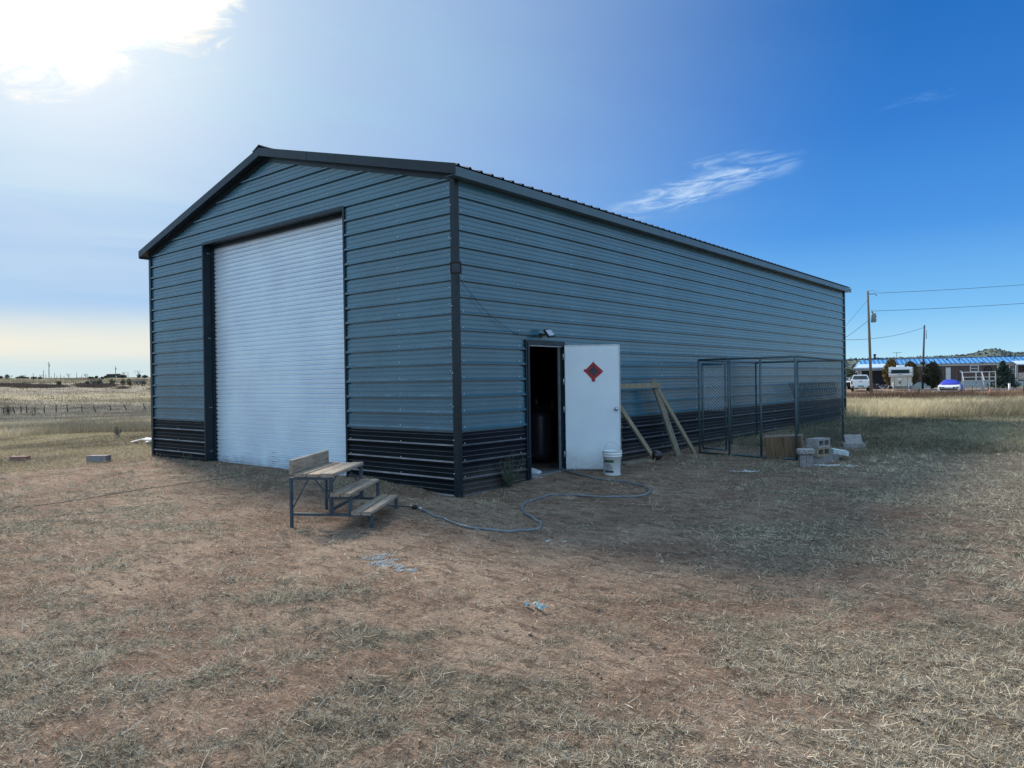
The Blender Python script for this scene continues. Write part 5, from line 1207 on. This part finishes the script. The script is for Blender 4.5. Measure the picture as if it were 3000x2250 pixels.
# deck stairs
sb = frame_at(2857, 76); sb.z = h(sb.x, sb.y)
t = thing('deck_stairs', sb, 'pale grey wooden steps and small deck with railings leading to the home', 'stairs', rz=YAW+R_(-29)); q7 = 76/FPX
b = MB()
for k in range(6): b.bx(-.95, .75, k*.62, k*.62+.62, .17*(k+1)-.075, .17*(k+1)-.02)
b.bx(-.99, -.95, 0, 3.7, -.1, .12); b.bx(.75, .79, 0, 3.7, -.1, .12)
b.build('step', greywood, t)
b = MB(); b.bx(-.95, 2.1, 3.7, 6.2, .95, 1.08); b.build('deck', greywood, t)
for s__, x_ in ((0, -1.0), (1, .80)):
    b = MB()
    for k in range(4): b.bx(x_-.04, x_+.04, k*1.15, k*1.15+.09, 0, 1.0+.2*k+.1)
    b.beam((x_, 0, 1.05), (x_, 3.6, 1.98), .07, .10); b.beam((x_, 0, .6), (x_, 3.6, 1.5), .05, .08); b.build('railing', greywood, t)
b = MB()
for x_ in (-.95, .3, .85, 1.5, 2.05): b.bx(x_-.045, x_+.045, 3.75, 3.84, -.1, 2.0)
b.bx(-.95, 2.1, 3.74, 3.85, 1.94, 2.02); b.bx(-.95, 2.1, 3.76, 3.82, 1.4, 1.47); b.build('railing', white_tr, t)
# conifers
def rounded_tree(px, dep, w, hgt, m_, lab, seed, base=.25):
    x, y = at(px, dep); z = h(x, y); t = thing('arborvitae', (x, y, z), lab, 'tree', 'rounded evergreens by the home')
    def sh(p):
        zz = p[2]; k = (1-.30*max(zz, 0)**2); return (p[0]*k, p[1]*k, zz)
    b = MB(t.location); b.leaves((x, y, z+base+(hgt-base)*.5), (w/2, w/2, (hgt-base)/2), 2600, .10, seed, sh, .62); b.leaves((x, y, z+base+(hgt-base)*.5), (w/2*.8, w/2*.8, (hgt-base)/2*.88), 500, .32, seed+1, sh, .5); b.build('crown', m_, t)
    b = MB(t.location); b.tube([(x, y, z-.2), (x, y, z+.9)], [.14, .1], 7); b.build('trunk', barkm, t)
arb1 = mat('arborvitae_gold', (.16, .115, .035), .9, 0., .45, 1.2); arb2 = mat('arborvitae_green', (.085, .075, .032), .9, 0., .45, 1.2); arb3 = mat('arborvitae_dark', (.04, .042, .025), .9, 0., .5, 1.)
rounded_tree(2612, 92, 1.95, 3.9, arb1, 'golden brown rounded evergreen behind the camper, leftmost of three', 201)
rounded_tree(2667, 90, 2.0, 3.45, arb2, 'rounded evergreen at the right end of the camper', 202)
rounded_tree(2730, 84, 2.05, 3.25, arb3, 'dark egg shaped evergreen left of the covered car', 203)
def spruce(px, dep, w, hgt, lab):
    x, y = at(px, dep); z = h(x, y); t = thing('spruce_tree', (x, y, z), lab, 'tree'); g_ = np.random.default_rng(9); b = MB(t.location)
    for k in range(26):
        f_ = k/25; zz = z+.15+(hgt-.2)*f_; r = w/2*(1-f_)**.75*(.85+.3*g_.random())
        for a in np.arange(0, 6.28, .42+.5*f_):
            aa = a+g_.uniform(-.2, .2); rr = r*g_.uniform(.7, 1.1); tip = np.array((x+math.cos(aa)*rr, y+math.sin(aa)*rr, zz-.10*rr+.05)); root = np.array((x, y, zz+.12))
            for m_ in range(7):
                c_ = root+(tip-root)*(m_+1)/7+g_.normal(size=3)*.05; q_ = g_.normal(size=(3, 3))*.12; b.add([tuple(c_+q_[0]), tuple(c_+q_[1]), tuple(c_+q_[2])], [(0, 1, 2)])
    b.build('crown', mat('spruce_green', (.022, .048, .038), .9, 0., .35, 1.5), t); b = MB(t.location); b.tube([(x, y, z-.2), (x, y, z+hgt*.92)], [.13, .03], 7); b.build('trunk', barkm, t)
    b = MB(t.location); pts_ = []
    for k in range(10): a = math.pi/2+k*math.pi/5; r = .17 if k % 2 == 0 else .07; pts_.append((x+RH[0]*math.cos(a)*r, y+RH[1]*math.cos(a)*r, z+hgt+.12+math.sin(a)*r))
    b.prism(pts_, (FH[0]*.04, FH[1]*.04, 0)); b.build('star', mat('star_white', (.85, .85, .85), .5), t)
spruce(2938, 86, 3.5, 2.95, 'broad dark spruce with a white star on top by the porch')

# ------------------------------------------------------------------ vehicles
tyre_m = mat('tyre_rubber', (.02, .02, .022), .85); carwhite = mat('car_white', (.78, .80, .82), .25, 0., .03, 2., spec=.6); carglass = mat('car_glass', (.015, .03, .035), .08, spec=.9); lampred = mat('tail_lamp', (.10, .012, .02), .3); chrome2 = mat('dull_chrome', (.4, .42, .45), .3, .8)
def wheel(root, x, y, r=.38, w=.24, m_=None):
    b = MB(); b.lathe((x-w/2, y, r), [(r*.55, 0), (r*.9, 0), (r, .03), (r, w-.03), (r*.9, w), (r*.55, w)], 20, (1, 0, 0)); wh = b.build('wheel', tyre_m, root)
    b = MB(); b.lathe((x-w/2+.02, y, r), [(0, .0), (r*.56, .02), (r*.56, w-.06), (0, w-.04)], 14, (1, 0, 0)); b.build('rim', chrome2, wh)
def body_loft(secs):
    """secs: (y, half width, z bottom, z top, half width at the top)"""
    rings = []
    for y, w, z0, z1, wt in secs:
        zm = z0+(z1-z0)*.55
        rings.append([(-w*.94, y, z0), (-w, y, z0+.12), (-w, y, zm), (-wt, y, z1-.03), (-wt*.92, y, z1), (wt*.92, y, z1), (wt, y, z1-.03), (w, y, zm), (w, y, z0+.12), (w*.94, y, z0)])
    return rings
c0 = frame_at(2522, 82.5); t = thing('pickup_truck', c0, 'white pickup truck seen from behind, parked before the home porch', 'truck', rz=YAW+R_(-24))
b = MB(); b.loft(body_loft([(0, .99, .52, 1.28, .97), (.1, 1.0, .48, 1.30, .98), (1.9, 1.0, .45, 1.30, .98), (2.0, 1.0, .42, 1.32, .98), (4.3, 1.0, .40, 1.22, .97), (5.6, .95, .45, 1.10, .90), (5.8, .85, .5, .95, .8)])); b.build('body', carwhite, t)
b = MB(); b.loft([[(-w, y, 1.28), (-wt, y, z), (-wt+.1, y, z+.05), (wt-.1, y, z+.05), (wt, y, z), (w, y, 1.28)] for y, w, z, wt in ((2.05, .95, 1.30, .93), (2.12, .94, 1.82, .76), (3.6, .94, 1.84, .74), (4.3, .95, 1.30, .9))]); b.build('cab', carwhite, t)
b = MB(); b.prism([(-.80, 2.045, 1.36), (.80, 2.045, 1.36), (.66, 2.10, 1.77), (-.66, 2.10, 1.77)], (0, -.03, 0)); b.build('rear_window', carglass, t)
for s__ in (-1, 1):
    b = MB(); b.prism([(s__*.955, 2.35, 1.36), (s__*.955, 4.0, 1.36), (s__*.78, 3.6, 1.76), (s__*.78, 2.45, 1.76)], (s__*.015, 0, 0)); b.build('side_window', carglass, t)
    b = MB(); b.box((s__*.93, -.01, 1.02), (.13, .06, .42)); b.build('tail_lamp', lampred, t)
    b = MB(); b.box((s__*1.12, 3.75, 1.42), (.2, .12, .2)); b.build('mirror', carwhite, t)
    for y in (1.1, 4.75): wheel(t, s__*.84, y, .40, .27)
b = MB(); b.box((0, -.02, .98), (1.70, .05, .50)); tg = b.build('tailgate', carwhite, t); b = MB(); b.box((0, -.055, 1.16), (.32, .02, .05)); b.build('handle', darkmetal, tg)
b = MB(); b.box((0, -.12, .58), (1.98, .22, .22)); bp = b.build('bumper', carwhite, t); b = MB(); b.box((0, -.235, .60), (.62, .02, .15)); b.build('licence_plate', mat('plate_teal', (.12, .28, .27), .4), bp); b = MB(); b.box((-.82, -.235, .56), (.26, .02, .13)); b.box((.82, -.235, .56), (.26, .02, .13)); b.build('step_pad', darkmetal, bp)
# white car half hidden left of the truck
c0 = frame_at(2497, 96); t = thing('white_car', c0, 'white rounded car half hidden between the shed end and the truck', 'car', rz=YAW+R_(-10))
b = MB(); b.loft(body_loft([(0, .6, .35, .75, .5), (.25, .86, .28, .95, .8), (1.4, .9, .25, 1.05, .85), (3.6, .9, .25, 1.08, .85), (4.5, .75, .35, .9, .7)])); b.build('body', carwhite, t)
b = MB(); b.loft([[(-w, y, 1.0), (-wt, y, z), (wt, y, z), (w, y, 1.0)] for y, w, z, wt in ((1.2, .8, 1.02, .8), (1.9, .82, 1.45, .62), (3.2, .82, 1.45, .62), (3.9, .8, 1.05, .78))]); b.build('cabin', carglass, t)
b = MB(); b.box((0, 2.55, 1.47), (1.2, 1.3, .05)); b.build('roof', carwhite, t)
for s__ in (-1, 1):
    for y in (.9, 3.7): wheel(t, s__*.78, y, .31, .2)
# dark utility cart
c0 = frame_at(2484, 93); t = thing('utility_cart', c0, 'dark open utility cart with pale fenders beside the shed end', 'utility cart', rz=YAW+R_(15))
b = MB(); b.loft(body_loft([(0, .55, .4, .8, .5), (.4, .62, .35, .95, .58), (1.4, .62, .35, .8, .58), (2.4, .6, .4, .9, .55)])); b.build('body', darkmetal, t)
b = MB(); b.box((0, .25, .98), (.9, .5, .06), Matrix.Rotation(.25, 3, 'X')); b.box((.5, .3, .8), (.2, .6, .08)); b.box((-.5, .3, .8), (.2, .6, .08)); b.build('fender', white_tr, t)
b = MB()
for x_ in (-.5, .5): b.tube([(x_, .9, .9), (x_*.9, 1.1, 1.45)], .025, 6)
b.beam((-.45, 1.1, 1.45), (.45, 1.1, 1.45), .04, .04); b.build('handlebar', darkmetal, t)
for s__ in (-1, 1):
    for y in (.4, 1.9): wheel(t, s__*.6, y, .33, .24)
# truck camper on stands
c0 = frame_at(2638, 84); t = thing('truck_camper', c0, 'cream truck camper with a dark window standing on jacks', 'camper', rz=YAW+R_(-30)); cw = 1.19
cream = mat('camper_cream', (.60, .58, .50), .5, 0., .06, 1.5); camw = mat('camper_white', (.74, .78, .82), .4, 0., .04, 1.)
b = MB(); b.prism([(-cw, 0.25, 1.55), (-cw, 0, 1.75), (-cw, 0, 2.45), (-cw, .12, 2.68), (-cw, 4.0, 2.68), (-cw, 4.0, 1.55)], (2*cw, 0, 0)); b.build('upper_body', camw, t)
b = MB(); b.bx(-1.0, 1.08, .35, 4.0, .45, 1.55); lo_b = b.build('lower_body', cream, t)
b = MB(); 
for x_ in (-.62, .05, .72): b.bx(x_-.012, x_+.012, .335, .35, .5, 1.5)
b.bx(-.15, .0, .33, .35, .78, .98); b.bx(-.3, -.08, .33, .35, 1.14, 1.36) if False else None; b.build('panel_seam', darkmetal, lo_b)
b = MB(); b.bx(-.30, .12, .18, .25, 1.16, 1.42); b.build('paper_sheet', whitep, lo_b)
b = MB(); b.bx(-.88, .88, -.03, .0, 1.98, 2.32); w_ = b.build('window', carglass, t); b = MB(); 
for (x0_, x1_, z0_, z1_) in ((-.92, .92, 2.32, 2.36), (-.92, .92, 1.94, 1.98), (-.92, -.88, 1.98, 2.32), (.88, .92, 1.98, 2.32)): b.bx(x0_, x1_, -.035, 0, z0_, z1_)
b.build('window_frame', darkmetal, w_)
b = MB(); b.bx(-cw-.004, -.94, -.012, 0, 2.02, 2.07); b.bx(.94, cw+.004, -.012, 0, 2.02, 2.07); b.bx(-.2, .2, -.012, 0, 1.80, 1.84); b.build('stripe', darkmetal, t)
b = MB(); b.loft([[(-w, y, 2.68), (-w, y, z), (w, y, z), (w, y, 2.68)] for y, w, z in ((.5, .32, 2.72), (.6, .42, 2.90), (1.3, .42, 2.92), (1.5, .34, 2.72))]); b.build('roof_unit', camw, t)
b = MB(); 
for x_ in (-.9, .75): b.bx(x_-.08, x_+.08, .5, .66, 2.68, 2.74)
b.build('roof_vent', camw, t)
for s__, y in ((-.75, .2), (.82, .3), (-.85, 3.6), (.9, 3.6)):
    b = MB(); b.cyl((s__, y, -.05), (s__, y, .9), .05, n=8); b.cyl((s__, y, -.02), (s__, y, .03), .14, n=8); b.build('jack', whitep, t)
b = MB(); b.bx(-1.0, 1.0, .5, 3.9, .36, .45); b.build('floor_frame', darkmetal, t)
b = MB(); b.bx(cw-.18, cw+.02, .3, .5, .62, .80); b.build('side_box', camw, t)
# covered sports car
c0 = frame_at(2779, 70); t = thing('covered_car', c0, 'low white sports car half covered by a bright blue tarp', 'car', rz=YAW+R_(-34))
b = MB(); b.loft(body_loft([(0, .62, .30, .62, .55), (.08, .86, .26, .68, .82), (.5, .93, .24, .76, .88), (1.3, .95, .24, .84, .88), (3.4, .95, .24, .9, .88), (4.7, .85, .35, .85, .8)])); b.build('body', carwhite, t)
cover = mat('blue_cover', (.015, .03, .42), .5, 0., .3, 3., bump=.4, bscale=6)
b = MB(); b.cs = True
rr = []
for y, w, z, wt in ((1.05, .78, .86, .66), (1.3, .90, .95, .74), (1.9, .98, 1.22, .62), (2.4, 1.0, 1.30, .58), (3.0, 1.0, 1.24, .60), (4.0, 1.0, 1.0, .75), (4.8, .9, .9, .7)):
    z0_ = .12 if y > 1.5 else .55
    rr.append([(-w, y, z0_), (-w, y, .7 if y > 1.5 else .8), (-wt, y, z-.06), (-wt*.8, y, z), (0, y, z+.02), (wt*.8, y, z), (wt, y, z-.06), (w, y, .7 if y > 1.5 else .8), (w, y, z0_)])
b.loft(rr); b.build('blue_cover', cover, t)
b = MB(); b.box((0, -.0, .40), (1.46, .12, .20)); b.build('grille', darkmetal, t)
for x_ in (-.70, -.44, .44, .70):
    b = MB(); b.box((x_, .02, .60), (.19, .12, .085)); b.build('headlight', carglass, t)
b = MB(); b.box((0, .04, .24), (1.70, .16, .07)); b.build('lip', white_tr, t)
for s__ in (-1, 1):
    for y in (.85, 3.9): wheel(t, s__*.84, y, .31, .22)
# poles and wires
tp1, top1 = pole('utility_pole', 2553, 70, 9.85, .135, -.24, polem, 'tall wooden utility pole with a transformer, before the parked truck', (), (2.55, .52))
b = MB(tp1.location); a_ = top1+Vector((RH[0]*.1, RH[1]*.1, -.28)); b.tube([a_, a_+Vector((RH[0]*.7, RH[1]*.7, .0)), a_+Vector((RH[0]*.75, RH[1]*.75, -.2))], .035, 5); b.tube(catmull([top1, top1+Vector((RH[0]*.5, RH[1]*.5, .05)), top1+Vector((RH[0]*1.1, RH[1]*1.1, -.2))]), .012, 4); b.build('insulator_arm', darkmetal, tp1)
tp2, top2 = pole('utility_pole', 2702, 85, 7.45, .125, .34, polem2, 'shorter dark leaning pole between the camper and the dark evergreen')
b = MB(tp2.location); x, y = at(2704, 84.8); b.box((x, y, h(x, y)+3.05), (.5, .2, .28), YAW); b.build('meter_box', darkmetal, tp2)
b = MB(tp2.location); b.cyl(top2+Vector((RH[0]*.2, RH[1]*.2, -1.6)), top2+Vector((RH[0]*.2, RH[1]*.2, -.6)), .03, n=6); b.build('conduit', darkmetal, tp2)
def wire(a, c, sag, r, lab, n=16):
    a = Vector(a); c = Vector(c); b = MB(a); b.tube([a.lerp(c, i/n)-Vector((0, 0, sag*4*(i/n)*(1-i/n))) for i in range(n+1)], r, 4)
    tag(b.build('power_line', wirem), lab, 'power line', 'wires between the poles')
wire(top1+Vector((RH[0]*1.1, RH[1]*1.1, -.2)), atz(3500, 66, 788), .25, .018, 'upper wire running right from the tall pole top')
wire(top1+Vector((RH[0]*.6, RH[1]*.6, -1.9)), atz(3500, 66, 846), .25, .018, 'lower wire running right from above the transformer')
g1_ = Vector(atz(2380, 66, 1068)); wire(top1+Vector((0, 0, -.85)), g1_, .0, .014, 'straight guy wire going down left from the tall pole')
wire(top1+Vector((0, 0, -2.8)), atz(2380, 66, 1034), .35, .02, 'service cable drooping left from the tall pole to behind the shed')
wire(top2+Vector((0, 0, -.25)), atz(2400, 62, 993), .55, .018, 'long sagging cable from the leaning pole towards the shed')
# fence posts, cone, tarp mound, timber
for i, (px, dep, hh, r, lab, mm) in enumerate(((2538, 46, .92, .03, 'thin dark steel post in the weeds before the truck', darkmetal), (2692, 51, .80, .085, 'weathered wooden post in the weeds below the leaning pole', polem2), (2848, 47, .98, .035, 'dark steel post standing before the deck stairs', darkmetal), (2999, 47, 1.15, .055, 'dark post at the right edge of the view', darkmetal))):
    x, y = at(px, dep); z = h(x, y); b = MB((x, y, z)); b.tube([(x, y, z-.3), (x, y, z+hh)], [r, r*.85], 7); tag(b.build('fence_post', mm), lab, 'fence post', 'posts of the neighbour fence')
conem = mat('cone_orange', (.62, .17, .09), .6)
c0 = frame_at(2901, 55); t = thing('traffic_cone', c0, 'faded orange traffic cone on the dirt before the home', 'traffic cone')
b = MB(c0); b.lathe(c0, [(.17, .03), (.045, .62), (.0, .63)], 14); b.build('cone', conem, t); b = MB(c0); b.box(c0+Vector((0, 0, .015)), (.42, .42, .04), YAW); b.build('base', conem, t)
c0 = frame_at(2962, 55); t = thing('tarp_mound', c0, 'low mound of black and green tarp in the dry grass', 'tarp')
def mound(name, cx, w, hh, m_, seed):
    b = MB(c0); g_ = np.random.default_rng(seed); rings = []
    for k in range(6):
        f_ = k/5; r = w/2*(1-f_**1.6); rings.append([c0+Vector((*(RH*(cx+math.cos(a)*r*(1+.15*g_.normal()))+FH*(math.sin(a)*r*.6)), hh*f_**.7*(1+.08*g_.normal())-.03)) for a in np.linspace(0, 6.28, 15)[:-1]])
    b.loft(rings); b.build(name, m_, t)
mound('black_sheet', -.15, 1.25, .46, darkmetal, 3); mound('green_sheet', .35, .95, .36, mat('tarp_green', (.03, .24, .20), .6, 0., .4, 5.), 5)
b = MB((*at(2957, 56.5), 0)); x, y = at(2957, 56.5); z = h(x, y); b.cyl((x, y, z-.1), (x, y, z+1.0), .075, n=10); b.o = Vector((x, y, z)); b.cyl((x, y, z+.97), (x, y, z+1.02), .085, n=10); tag(b.build('vent_pipe', whitep), 'short white plastic pipe standing behind the tarp mound', 'pipe')
for i, (p0_, p1_, dep, lab) in enumerate(((2664, 2752, 82, 'grey timber lying along the ground before the evergreens'), (2895, 3010, 78, 'long pale timber edging beneath the spruce'))):
    x0_, y0_ = at(p0_, dep); x1_, y1_ = at(p1_, dep); z = max(h(x0_, y0_), h(x1_, y1_)); b = MB((x0_, y0_, z)); b.beam((x0_, y0_, z+.08), (x1_, y1_, z+.08), .2, .16); tag(b.build('timber', greywood), lab, 'timber')
# clutter under the porch
c0 = frame_at(2583, 92); g_ = random.Random(4)
t = thing('scrap_pile', c0, 'pile of dark junk with pale bits beside the porch', 'junk pile')
b = MB(c0)
for k in range(40): b.box(c0+Vector((*(RH*g_.uniform(-1.2, 1.1)+FH*g_.uniform(-.5, .5)), g_.uniform(.0, .5))), (g_.uniform(.1, .5), g_.uniform(.1, .4), g_.uniform(.05, .35)), Matrix.Rotation(g_.uniform(0, 3), 3, 'Z') @ Matrix.Rotation(g_.uniform(-.6, .6), 3, 'X'))
b.build('dark_scrap', mat('dark_scrap', (.04, .045, .07), .8), t)
b = MB(c0)
for k in range(8): b.box(c0+Vector((*(RH*g_.uniform(-1.0, 1.2)+FH*g_.uniform(-.7, -.5)), g_.uniform(.0, .35))), (g_.uniform(.05, .12), .05, g_.uniform(.2, .5)), Matrix.Rotation(g_.uniform(-.8, .8), 3, 'Y'))
b.build('pale_scrap', white_tr, t)
